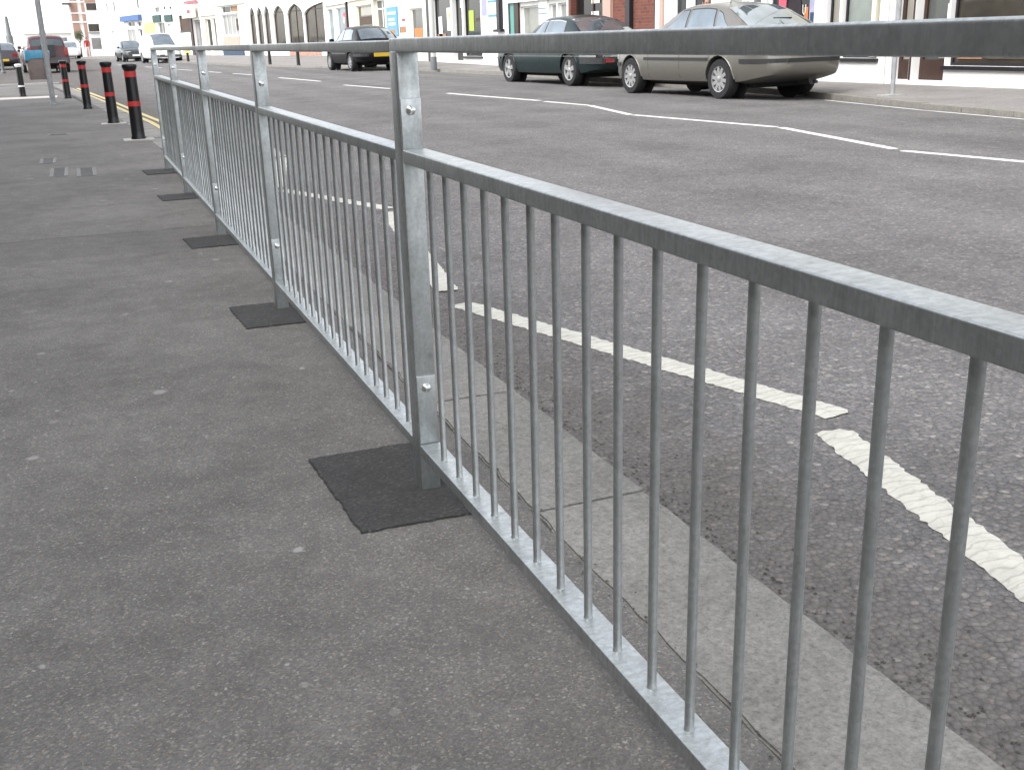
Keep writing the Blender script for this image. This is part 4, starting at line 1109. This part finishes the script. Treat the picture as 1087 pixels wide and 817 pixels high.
def boolean_cut(me, cutters):
    o = bpy.data.objects.new('tmp', me); COL.objects.link(o); tmp = []
    for c in cutters:
        co = bpy.data.objects.new('cut', c); COL.objects.link(co); tmp.append(co)
        m = o.modifiers.new('b', 'BOOLEAN'); m.operation = 'DIFFERENCE'; m.solver = 'EXACT'; m.object = co
    dg = bpy.context.evaluated_depsgraph_get(); dg.update()
    r = bpy.data.meshes.new_from_object(o.evaluated_get(dg))
    for q in tmp+[o]: bpy.data.objects.remove(q)
    return r
def cyl_mesh(x, y0, y1, z, r, seg=32):
    bm = bmesh.new(); a = []; b = []
    for i in range(seg):
        t = 2*math.pi*i/seg; a.append(bm.verts.new((x+r*math.cos(t), y0, z+r*math.sin(t)))); b.append(bm.verts.new((x+r*math.cos(t), y1, z+r*math.sin(t))))
    for i in range(seg):
        j = (i+1) % seg; bm.faces.new((a[i], a[j], b[j], b[i]))
    bm.faces.new(a); bm.faces.new(b[::-1])
    return finish(bm, 'cyl')
def wheel_meshes(r, w, spokes, kind):
    ri = r*.64
    tyre = lathe([(ri, -w/2), (r*.93, -w/2), (r*.985, -w*.36), (r, -w*.2), (r, w*.2), (r*.985, w*.36), (r*.93, w/2), (ri, w/2), (ri*.98, w*.1), (ri*.98, -w*.1), (ri, -w/2)], 36, 'tyre', False)
    bm = bmesh.new()
    # rim dish, outer side at +z
    prof = [(ri*1.02, w*.49), (ri*.93, w*.46), (ri*.90, w*.30), (ri*.3, w*.22), (.01, w*.22)]
    seg = 36; rings = [[bm.verts.new((q*math.cos(2*math.pi*i/seg), q*math.sin(2*math.pi*i/seg), z)) for i in range(seg)] for q, z in prof]
    dark_f = []
    for k, (a, b) in enumerate(zip(rings, rings[1:])):
        for i in range(seg):
            j = (i+1) % seg; f = bm.faces.new((a[i], a[j], b[j], b[i]))
            if k >= 2: f.material_index = 1
    for k in range(spokes):
        t = 2*math.pi*k/spokes
        wd0, wd1 = (ri*.16, ri*.13) if kind == 'cover' else (ri*.17, ri*.24)
        M = Matrix.Rotation(t, 4, 'Z')
        P = [(ri*.08, -wd0, w*.44), (ri*.08, wd0, w*.44), (ri*.93, wd1, w*.45), (ri*.93, -wd1, w*.45)]
        tp = [bm.verts.new(M @ Vector(p)) for p in P]; bt = [bm.verts.new(M @ Vector((p[0], p[1]*1.1, w*.24))) for p in P]
        bm.faces.new(tp)
        for i in range(4): bm.faces.new((tp[i], bt[i], bt[(i+1) % 4], tp[(i+1) % 4]))
    hub = [[bm.verts.new((q*math.cos(2*math.pi*i/20), q*math.sin(2*math.pi*i/20), z)) for i in range(20)] for q, z in ((ri*.26, w*.24), (ri*.26, w*.45), (ri*.2, w*.48))]
    for a, b in zip(hub, hub[1:]):
        for i in range(20): bm.faces.new((a[i], a[(i+1) % 20], b[(i+1) % 20], b[i]))
    bm.faces.new(hub[-1])
    rim = finish(bm, 'rim'); rim.materials.append(MATS['rim_silver']); rim.materials.append(MATS['plastic_black']); shade_by_angle(rim, 35)
    return tyre, rim
def make_car(name, label, cat, spec, paint_m, loc, yaw_deg, group=None):
    """yaw_deg: compass-like heading from +Y toward +X"""
    c = Car(spec['belt'], spec['roof'], spec['width'], spec['bottom'], spec.get('wr', .70))
    e = tag(empty(name, loc, R(90-yaw_deg)), label, cat, group)
    wb0, wb1 = spec['wheels']; r = spec['r']; W_ = max(t[1] for t in spec['width']); tr = spec.get('track', W_-.11)
    bme = boolean_cut(c.body_mesh(), [cyl_mesh(x, sy*(W_+.2), sy*(W_-.34), r*1.0, r*1.17) for x in (wb0, wb1) for sy in (-1, 1)])
    shade_by_angle(bme, 38)
    body = link('body', bme, e, paint_m)
    body.data.materials.clear(); body.data.materials.append(MATS[paint_m])
    ty, rim = wheel_meshes(r, spec.get('tw', .19), spec.get('spokes', 10), spec.get('wheel', 'cover'))
    for x in (wb0, wb1):
        for sy in (1, -1):
            wo = link('wheel', ty, e, 'tyre'); wo.location = (x, sy*tr, r); wo.rotation_euler = (R(-90*sy), rng.uniform(0, 1), 0)
            link('rim', rim, wo)
            # arch liner and lip
            lin = link('arch_liner', cyl_mesh(x, sy*(W_-.33), sy*(W_-.30), r, r*1.14, 20), e, 'well_black')
            bm = bmesh.new(); pts = []
            for k in range(15):
                t = math.pi*(-.08+1.16*k/14); z = r+r*1.17*math.sin(t); xx = x+r*1.17*math.cos(t)
                if z < crom(spec['bottom'], xx)+.03: continue
                pts.append((xx, sy*(c.side_y(xx, z)+.004), z))
            tube(bm, pts, .014, 6); me = finish(bm, 'lip'); shade_by_angle(me, 60); link('arch_lip', me, e, spec.get('lip', paint_m))
    gm = spec.get('glass', 'car_glass')
    for sy in (1, -1):
        for k, cr in enumerate(spec['side_windows']):
            g = link('side_window', c.patch(cr, 'side_window', .005, 10, 6, sy), e, gm)
            if spec.get('trim'):
                # dark seal round the pane, slightly behind it
                cx = sum(q[0] for q in cr)/4; ct = sum(q[1] for q in cr)/4
                big = [(cx+(q[0]-cx)*1.045, ct+(q[1]-ct)*1.10) for q in cr]
                link('window_seal', c.patch(big, 'seal', .0025, 10, 6, sy), g, spec['trim'])
    ws = spec['windscreen']; link('windscreen', c.screen(ws[0], ws[1], spec.get('wst', 11.2), 'windscreen'), e, gm)
    rs = spec['rear_screen']; link('rear_screen', c.screen(rs[0], rs[1], spec.get('rst', 11.2), 'rear_screen'), e, spec.get('rear_glass', gm))
    # door shut lines
    for x in spec.get('door_lines', []):
        for sy in (1, -1):
            bm = bmesh.new(); a = []; b = []
            for k in range(9):
                t = 2.3+(7-2.3)*k/8; p = c.S(x, t); a.append(bm.verts.new((x-.004, (p.y+.0015)*sy, p.z))); b.append(bm.verts.new((x+.004, (p.y+.0015)*sy, p.z)))
            for k in range(8): bm.faces.new((a[k], b[k], b[k+1], a[k+1]))
            link('door_line', finish(bm, 'line'), body, 'well_black')
    for x in spec.get('handles', []):
        for sy in (1, -1):
            zz = crom(spec['belt'], x)-.11; yy = c.side_y(x, zz)
            bm = bmesh.new(); add_box(bm, x-.09, x+.09, sy*yy-.005, sy*(yy+.025), zz-.018, zz+.018); bevel_all(bm, .006, 2); link('door_handle', finish(bm, 'handle'), e, spec.get('handle_m', paint_m))
    for nm, x0, x1, z, h, m, wrap, off in spec.get('strips', []):
        if wrap: link(nm, c.strip(x0, x1, z, h, nm, off, wrap), e, m)
        else:
            for sy in (1, -1): link(nm, c.strip(x0, x1, z, h, nm, off, None, sy), e, m)
    for nm, b, m in spec.get('boxes', []):
        syms = (1, -1) if nm.endswith('*') else (1,)
        for sy in syms:
            bm = bmesh.new(); y0, y1 = sorted((b[2]*sy, b[3]*sy)); add_box(bm, b[0], b[1], y0, y1, b[4], b[5]); bevel_all(bm, .008, 2)
            link(nm.rstrip('*'), finish(bm, nm), e, m)
    for nm, cr, m in spec.get('patches', []):
        for sy in (1, -1): link(nm, c.patch(cr, nm, .008, 6, 5, sy), e, m)
    # mirrors
    mx = spec['mirror']
    for sy in (1, -1):
        yb = c.side_y(mx, crom(spec['belt'], mx)-.02); zb = crom(spec['belt'], mx)+.02
        bm = bmesh.new(); add_box(bm, mx-.06, mx+.05, sy*(yb+.04), sy*(yb+.20), zb-.01, zb+.12); bevel_all(bm, .03, 3); add_box(bm, mx-.02, mx+.03, sy*(yb-.05), sy*(yb+.06), zb-.005, zb+.03)
        link('door_mirror', finish(bm, 'mirror'), e, spec.get('mirror_m', paint_m))
    # underbody and exhaust so the underside is not a flat sheet
    bm = bmesh.new(); add_box(bm, wb0-.45, wb1+.5, -W_*.62, W_*.62, .17, .30); bevel_all(bm, .03, 1); link('underbody', finish(bm, 'under'), e, 'well_black')
    bm = bmesh.new(); tube(bm, [(spec['belt'][0][0]+.30, -.42, .235), (spec['belt'][0][0]+.5, -.42, .24)], .026, 10)
    tube(bm, [(spec['belt'][0][0]+.35, -.38, .27), (spec['belt'][0][0]+.8, -.38, .27)], .075, 12); link('exhaust', finish(bm, 'ex'), e, 'plastic_grey')
    return e
def scale_spec(sp, k):
    return sp
SILVER = dict(belt=[(-2.31, .58), (-2.27, .645), (-2.19, .675), (-2.15, .86), (-2.08, .955), (-1.9, .985), (-1.55, .985), (-.9, .945), (.2, .915), (1.0, .90), (1.55, .84), (1.98, .735), (2.16, .64), (2.22, .55)],
    roof=[(-1.80, .97), (-1.35, 1.20), (-.95, 1.36), (-.5, 1.415), (0.0, 1.405), (.3, 1.33), (.7, 1.12), (1.08, .90)],
    width=[(-2.31, .34), (-2.28, .52), (-2.20, .67), (-2.08, .755), (-1.88, .82), (-1.3, .853), (0, .856), (1.2, .85), (1.8, .80), (2.08, .70), (2.22, .52)],
    bottom=[(-2.31, .46), (-2.27, .39), (-2.15, .335), (-1.95, .285), (-1.6, .235), (1.5, .215), (1.9, .22), (2.22, .26)],
    wheels=(-1.22, 1.42), r=.305, spokes=10, wheel='cover', trim='plastic_black',
    side_windows=[[(-.10, 7.35), (.74, 7.35), (.12, 9.85), (-.08, 9.85)], [(-.92, 7.35), (-.17, 7.35), (-.15, 9.85), (-.80, 9.85)], [(-1.42, 7.45), (-.99, 7.35), (-.88, 9.8), (-1.0, 9.6)]],
    windscreen=(1.03, .22), rear_screen=(-1.72, -1.02), door_lines=[-.13, .82, -.95], handles=[-.05, -.85],
    strips=[('rub_strip', -.92, .95, .60, .045, 'plastic_black', None, .012), ('bumper_strip', -1.72, -2.30, .575, .06, 'plastic_black', 'rear', .012), ('bumper_strip', 1.8, 2.20, .50, .06, 'plastic_black', 'front', .014)],
    boxes=[('tail_light*', (-2.185, -2.04, .42, .70, .69, .90), 'light_red'), ('number_plate', (-2.20, -2.18, -.26, .26, .70, .81), 'plate_yellow'), ('headlight*', (2.02, 2.16, .36, .66, .58, .70), 'lamp_glass'), ('wiper', (-1.50, -1.46, -.3, .05, 1.17, 1.19), 'plastic_black'), ('aerial', (-.75, -.735, .3, .312, 1.38, 1.62), 'plastic_black')],
    mirror=.70)
GREEN = dict(belt=[(-2.58, .56), (-2.55, .625), (-2.46, .64), (-2.43, .83), (-2.36, .905), (-2.15, .94), (-1.6, .95), (-.9, .925), (.3, .90), (1.1, .885), (1.7, .83), (2.2, .75), (2.38, .67), (2.44, .56)],
    roof=[(-1.72, .95), (-1.3, 1.16), (-.95, 1.315), (-.45, 1.385), (.05, 1.375), (.32, 1.31), (.65, 1.12), (1.0, .89)],
    width=[(-2.58, .50), (-2.54, .68), (-2.44, .79), (-2.3, .835), (-2.05, .868), (-1.3, .893), (0, .896), (1.3, .885), (1.95, .85), (2.3, .76), (2.44, .60)],
    bottom=[(-2.58, .44), (-2.5, .36), (-2.2, .29), (-1.7, .23), (1.6, .215), (2.1, .23), (2.44, .27)],
    wheels=(-1.40, 1.47), r=.325, spokes=5, wheel='alloy', trim='chrome', wr=.66,
    side_windows=[[(-.08, 7.4), (.64, 7.4), (.12, 9.8), (-.06, 9.8)], [(-.98, 7.4), (-.15, 7.4), (-.13, 9.8), (-.82, 9.8)]],
    windscreen=(.95, .22), rear_screen=(-1.62, -.92), door_lines=[-.11, .78, -1.0], handles=[-.02, -.85], handle_m='chrome', glass='car_glass',
    strips=[('chrome_bumper', -1.85, -2.56, .60, .04, 'chrome', 'rear', .014), ('bumper', -1.85, -2.56, .51, .12, 'plastic_black', 'rear', .01), ('chrome_bumper', 1.95, 2.42, .56, .04, 'chrome', 'front', .02), ('coach_line', -2.3, 2.1, .60, .012, 'chrome', None, .003)],
    boxes=[('tail_light*', (-2.47, -2.34, .44, .80, .66, .84), 'light_red'), ('fog_light*', (-2.585, -2.48, .48, .68, .47, .55), 'light_red'), ('number_plate', (-2.485, -2.465, -.26, .26, .68, .80), 'plate_yellow'), ('headlight*', (2.26, 2.40, .36, .70, .56, .70), 'lamp_glass'), ('towball', (-2.66, -2.56, -.04, .04, .40, .46), 'plastic_grey')], mirror=.62, mirror_m='car_green')
BLACK = dict(belt=[(-2.0, .55), (-1.97, .61), (-1.90, .63), (-1.87, .82), (-1.8, .91), (-1.68, .94), (-.9, .925), (.3, .90), (.95, .88), (1.45, .82), (1.75, .72), (1.92, .60), (1.95, .52)],
    roof=[(-1.80, .93), (-1.5, 1.14), (-1.2, 1.30), (-.7, 1.375), (-.1, 1.38), (.2, 1.31), (.6, 1.10), (.95, .88)],
    width=[(-2.0, .42), (-1.97, .6), (-1.88, .72), (-1.78, .775), (-1.58, .82), (0, .84), (1.2, .83), (1.7, .76), (1.95, .56)],
    bottom=[(-2.0, .42), (-1.92, .34), (-1.6, .25), (1.4, .21), (1.95, .25)], wheels=(-1.15, 1.22), r=.29, spokes=8, wheel='cover', trim='plastic_black', track=.735,
    side_windows=[[(-.2, 7.4), (.6, 7.4), (.05, 9.8), (-.18, 9.8)], [(-1.2, 7.4), (-.27, 7.4), (-.25, 9.8), (-1.05, 9.8)]], windscreen=(.9, .2), rear_screen=(-1.75, -1.25), door_lines=[-.23, .7], handles=[-.1],
    strips=[('bumper', -1.5, -1.985, .50, .09, 'plastic_black', 'rear', .012), ('rub_strip', -.75, .8, .55, .03, 'plastic_grey', None, .01)],
    boxes=[('tail_light*', (-1.905, -1.78, .46, .72, .66, .84), 'light_red'), ('number_plate', (-2.02, -2.0, -.27, .27, .44, .56), 'plate_yellow'), ('headlight*', (1.78, 1.90, .34, .6, .56, .68), 'lamp_glass')], mirror=.55)
SUV = dict(belt=[(-2.15, .96), (-2.1, 1.08), (-1.9, 1.1), (0, 1.06), (.9, 1.04), (1.5, 1.0), (1.95, .9), (2.12, .7)],
    roof=[(-2.12, 1.09), (-1.98, 1.30), (-1.78, 1.50), (-1.45, 1.58), (-.2, 1.60), (.2, 1.53), (.55, 1.36), (.95, 1.04)],
    width=[(-2.15, .78), (-2.08, .85), (-1.8, .89), (0, .9), (1.4, .88), (1.95, .8), (2.12, .66)],
    bottom=[(-2.15, .42), (-1.8, .32), (1.5, .3), (2.12, .36)], wheels=(-1.3, 1.35), r=.36, spokes=6, wheel='alloy', trim='plastic_black', wr=.78, glass='car_glass_dark',
    side_windows=[[(-.15, 7.4), (.6, 7.4), (.1, 9.8), (-.13, 9.8)], [(-1.1, 7.4), (-.22, 7.4), (-.2, 9.8), (-1.1, 9.8)], [(-1.8, 7.4), (-1.18, 7.4), (-1.18, 9.8), (-1.7, 9.8)]], windscreen=(.9, .22), rear_screen=(-2.10, -1.90), rst=11.0, door_lines=[-.18, .75, -1.14], handles=[-.05, -1.0],
    strips=[('bumper', -1.8, -2.13, .54, .22, 'plastic_grey', 'rear', .03)], boxes=[('tail_light*', (-2.175, -2.06, .66, .84, .74, 1.08), 'light_red'), ('number_plate', (-2.185, -2.15, -.27, .27, .80, .92), 'plate_yellow'), ('spare_wheel_cover', (-2.28, -2.15, -.30, .30, .72, 1.2), 'plastic_black')], mirror=.6)
MPV = dict(belt=[(-2.0, .9), (-1.95, 1.0), (0, .98), (.9, .97), (1.4, .93), (1.75, .82), (1.95, .62)],
    roof=[(-1.98, 1.0), (-1.9, 1.35), (-1.6, 1.62), (-.5, 1.68), (.1, 1.64), (.5, 1.46), (.9, 1.18), (1.15, .96)],
    width=[(-2.0, .78), (-1.9, .84), (0, .87), (1.3, .85), (1.75, .76), (1.95, .58)], bottom=[(-2.0, .36), (-1.7, .26), (1.4, .23), (1.95, .27)], wheels=(-1.25, 1.25), r=.31, spokes=8, wheel='cover', trim='plastic_black', wr=.76,
    side_windows=[[(-.1, 7.4), (.75, 7.4), (.3, 9.8), (-.08, 9.8)], [(-1.0, 7.4), (-.17, 7.4), (-.15, 9.8), (-1.0, 9.8)]], windscreen=(1.1, .2), rear_screen=(-1.96, -1.72), door_lines=[-.13, .8], handles=[0],
    strips=[('bumper', 1.5, 1.94, .40, .14, 'plastic_grey', 'front', .015)], boxes=[('headlight*', (1.76, 1.90, .40, .68, .64, .78), 'lamp_glass'), ('number_plate', (1.95, 1.975, -.26, .26, .42, .53), 'plate_white'), ('grille', (1.88, 1.945, -.36, .36, .56, .66), 'plastic_black'), ('tail_light*', (-2.02, -1.92, .6, .76, .7, 1.0), 'light_red')], mirror=.8)
HATCH = dict(BLACK); HATCH['boxes'] = BLACK['boxes']+[('front_plate', (1.945, 1.965, -.26, .26, .36, .47), 'plate_white'), ('grille', (1.90, 1.945, -.3, .3, .50, .58), 'plastic_black')]
def at_wheel(x, y, yaw_deg, wx, wy):
    """place a car so that its wheel contact (wx,wy in car axes) falls on x,y"""
    a = R(90-yaw_deg); return (x-(wx*math.cos(a)-wy*math.sin(a)), y-(wx*math.sin(a)+wy*math.cos(a)))
def ground_car(p): return (p[0], p[1], road_z(p[0], p[1]) if p[0] < 8.7 else road_z(p[0], p[1])+.012)
p = at_wheel(8.69, 14.80, -3.5, -1.22, .80); make_car('parked_car', 'silver hatchback parked facing away, nearest car on the opposite kerb', 'car', SILVER, 'car_silver', ground_car(p), -3.5)
p = at_wheel(9.01, 21.1, -4.5, -1.40, .84); make_car('parked_car', 'dark green saloon with chrome bumper parked ahead of the silver car', 'car', GREEN, 'car_green', ground_car(p), -4.5)
p = at_wheel(7.96, 36.1, -4.0, -1.15, .75); make_car('parked_car', 'black hatchback with yellow rear plate seen behind the railing post', 'car', BLACK, 'car_black', (p[0], p[1], road_z(p[0], p[1])), -4.0)
def far_car(nm, label, spec, m, x, y, yw, cat='car', sc=1.0):
    make_car(nm, label, cat, spec, m, (x, y, road_z(x, y)), yw).scale = (sc, sc, sc)
far_car('parked_van', 'white people carrier facing the camera beside the railing end', MPV, 'car_white', 4.15, 66.8, 170, 'van', .94)
far_car('moving_car', 'dark grey hatchback coming down the road left of the white van', HATCH, 'car_charcoal', 2.95, 76.0, 172, 'car', .90)
far_car('parked_suv', 'maroon off-roader with its tailgate toward the camera behind the litter bin', SUV, 'car_maroon', -1.80, 55.6, -6)
far_car('parked_hatchback', 'plum hatchback with red tail lights left of the maroon off-roader', HATCH, 'car_plum', -4.2, 68.0, -4)
far_car('parked_car', 'pale small car far down the road right of the maroon off-roader', HATCH, 'car_pale', -.75, 104.0, 176)
far_car('parked_car', 'pale car at the left edge beyond the plum hatchback', HATCH, 'car_pale', -6.0, 88.0, -4)

# ================================================================== PEOPLE AND TREE
def person(loc, rz, height, label, top_m, leg_m, hair_m='hair_dark'):
    k = height/1.72
    J = {'pel': (0, 0, .93), 'wst': (0, 0, 1.08), 'che': (0, 0, 1.28), 'nb': (0, 0, 1.44), 'nk': (0, .005, 1.50), 'hd': (0, .012, 1.58), 'tp': (0, .012, 1.70)}
    rad = {'pel': (.15, .11), 'wst': (.13, .10), 'che': (.165, .115), 'nb': (.09, .075), 'nk': (.055, .055), 'hd': (.075, .09), 'tp': (.055, .065)}
    E_ = [('pel', 'wst'), ('wst', 'che'), ('che', 'nb'), ('nb', 'nk'), ('nk', 'hd'), ('hd', 'tp')]
    for s_, n in ((1, 'l'), (-1, 'r')):
        J.update({n+'sh': (.19*s_, 0, 1.40), n+'el': (.245*s_, -.02, 1.12), n+'wr': (.25*s_, .06, .88), n+'ha': (.25*s_, .08, .79), n+'hp': (.09*s_, 0, .88), n+'kn': (.10*s_, .02*s_, .49), n+'an': (.10*s_, -.02*s_, .09), n+'to': (.115*s_, .13, .035)})
        rad.update({n+'sh': (.062, .062), n+'el': (.044, .044), n+'wr': (.028, .032), n+'ha': (.022, .042), n+'hp': (.095, .095), n+'kn': (.06, .06), n+'an': (.042, .045), n+'to': (.04, .03)})
        E_ += [('nb', n+'sh'), (n+'sh', n+'el'), (n+'el', n+'wr'), (n+'wr', n+'ha'), ('pel', n+'hp'), (n+'hp', n+'kn'), (n+'kn', n+'an'), (n+'an', n+'to')]
    bm = bmesh.new(); lay = bm.verts.layers.skin.verify(); V = {}
    for q, p in J.items():
        v = bm.verts.new(Vector(p)*k); v[lay].radius = (rad[q][0]*k, rad[q][1]*k); v[lay].use_root = (q == 'pel'); V[q] = v
    for a, b in E_: bm.edges.new((V[a], V[b]))
    # fingers as short chains from the hand
    for n, s_ in (('l', 1), ('r', -1)):
        for f in range(5):
            base = Vector(J[n+'ha'])+Vector((0, -.03+.017*f, -.03)) if f < 4 else Vector(J[n+'ha'])+Vector((-.02*s_, .03, .0))
            tip = base+(Vector((-.01*s_, .01, -.075+.008*abs(f-1.5))) if f < 4 else Vector((-.02*s_, .045, -.04)))
            v1 = bm.verts.new(base*k); v2 = bm.verts.new(tip*k)
            for v in (v1, v2): v[lay].radius = (.0085*k, .0085*k)
            bm.edges.new((V[n+'ha'], v1)); bm.edges.new((v1, v2))
    me = bpy.data.meshes.new('p'); bm.to_mesh(me); bm.free()
    o = bpy.data.objects.new('tmp', me); COL.objects.link(o)
    o.modifiers.new('s', 'SKIN'); ss = o.modifiers.new('ss', 'SUBSURF'); ss.levels = 2; ss.render_levels = 2
    dg = bpy.context.evaluated_depsgraph_get(); dg.update(); bmesh_ = bpy.data.meshes.new_from_object(o.evaluated_get(dg)); bpy.data.objects.remove(o)
    bmesh_.materials.clear()
    for m in (top_m, leg_m, 'skin', 'black_paint'): bmesh_.materials.append(MATS[m])
    for p in bmesh_.polygons:
        c = p.center/k; p.use_smooth = True
        arm = abs(c.x) > .2
        p.material_index = 2 if c.z > 1.475 or (arm and c.z < .93) else (0 if c.z > .93 or arm else (3 if c.z < .075 else 1))
    root = tag(empty('person', loc, rz), label, 'person')
    link('body', bmesh_, root)
    bm = bmesh.new(); bmesh.ops.create_uvsphere(bm, u_segments=20, v_segments=14, radius=1.0)
    for v in bm.verts:
        v.co = Vector((v.co.x*.088, v.co.y*.105-.012, v.co.z*.10+.0))*1.0
        if v.co.y > .045 and v.co.z < .045: v.co.y = .03
        v.co += Vector((0, 0, 1.645))
    bmesh.ops.scale(bm, vec=(k, k, k), verts=bm.verts[:]); me = finish(bm, 'hair', True); link('hair', me, root, hair_m)
    bm = bmesh.new()
    for sx in (-1, 1): bmesh.ops.create_uvsphere(bm, u_segments=8, v_segments=6, radius=.012*k, matrix=Matrix.Translation((sx*.032*k, .098*k, 1.605*k)))
    link('eyes', finish(bm, 'eyes'), root, 'black_paint')
    bm = bmesh.new(); bmesh.ops.create_cone(bm, segments=8, radius1=.016*k, radius2=.005*k, depth=.05*k, matrix=Matrix.Translation((0, .105*k, 1.575*k)) @ Matrix.Rotation(R(-20), 4, 'X'))
    bmesh.ops.create_uvsphere(bm, u_segments=8, v_segments=6, radius=1, matrix=Matrix.Translation((0, .093*k, 1.535*k)) @ Matrix.Diagonal((.024*k, .008*k, .006*k, 1)))
    for sx in (-1, 1): bmesh.ops.create_uvsphere(bm, u_segments=8, v_segments=6, radius=1, matrix=Matrix.Translation((sx*.082*k, .005*k, 1.59*k)) @ Matrix.Diagonal((.012*k, .02*k, .032*k, 1)))
    link('face_features', finish(bm, 'face', True), root, 'skin')
    return root
person((11.35, 19.62, far_z(11.35, 19.62)), R(160), 1.60, 'dark-haired person standing behind the roof of the silver car', 'cloth_pale', 'cloth_dark')
person((.75, 103.0, rise(103)-.04), R(170), 1.65, 'small figure in a red top far down the road by the corner house', 'cloth_red', 'cloth_pale')
# small round-headed tree near the corner house
e = tag(empty('small_tree', (.22, 104.5, rise(104)-.06)), 'small round green tree before the corner house', 'tree')
bm = bmesh.new(); tube(bm, [(0, 0, -.05), (.02, 0, .7), (.0, .02, 1.35)], [.07, .05, .035], 8)
for a in range(5): tube(bm, [(0, .02, 1.2), (.25*math.cos(a*1.3), .25*math.sin(a*1.3), 1.75)], [.025, .008], 6)
link('trunk', finish(bm, 'trunk', True), e, 'trunk_bark')
bm = bmesh.new(); rr = random.Random(9)
for i in range(900):
    d = Vector((rr.gauss(0, 1), rr.gauss(0, 1), rr.gauss(0, 1))).normalized()*(rr.random()**.4)
    lump = 1+.22*math.sin(5*d.x+2)*math.cos(4*d.z+d.y*3)
    c = Vector((d.x*.40*lump, d.y*.40*lump, 1.85+d.z*.46*lump))
    M = Matrix.Translation(c) @ Matrix.Rotation(rr.uniform(0, 6.3), 4, Vector((rr.uniform(-1, 1), rr.uniform(-1, 1), rr.uniform(-1, 1))).normalized())
    w = rr.uniform(.025, .05)
    bm.faces.new([bm.verts.new(M @ Vector(p)) for p in ((-w, 0, 0), (0, -w*.6, 0), (w, 0, 0), (0, w*.6, .01))])
link('crown', finish(bm, 'crown'), e, 'leaf_green')
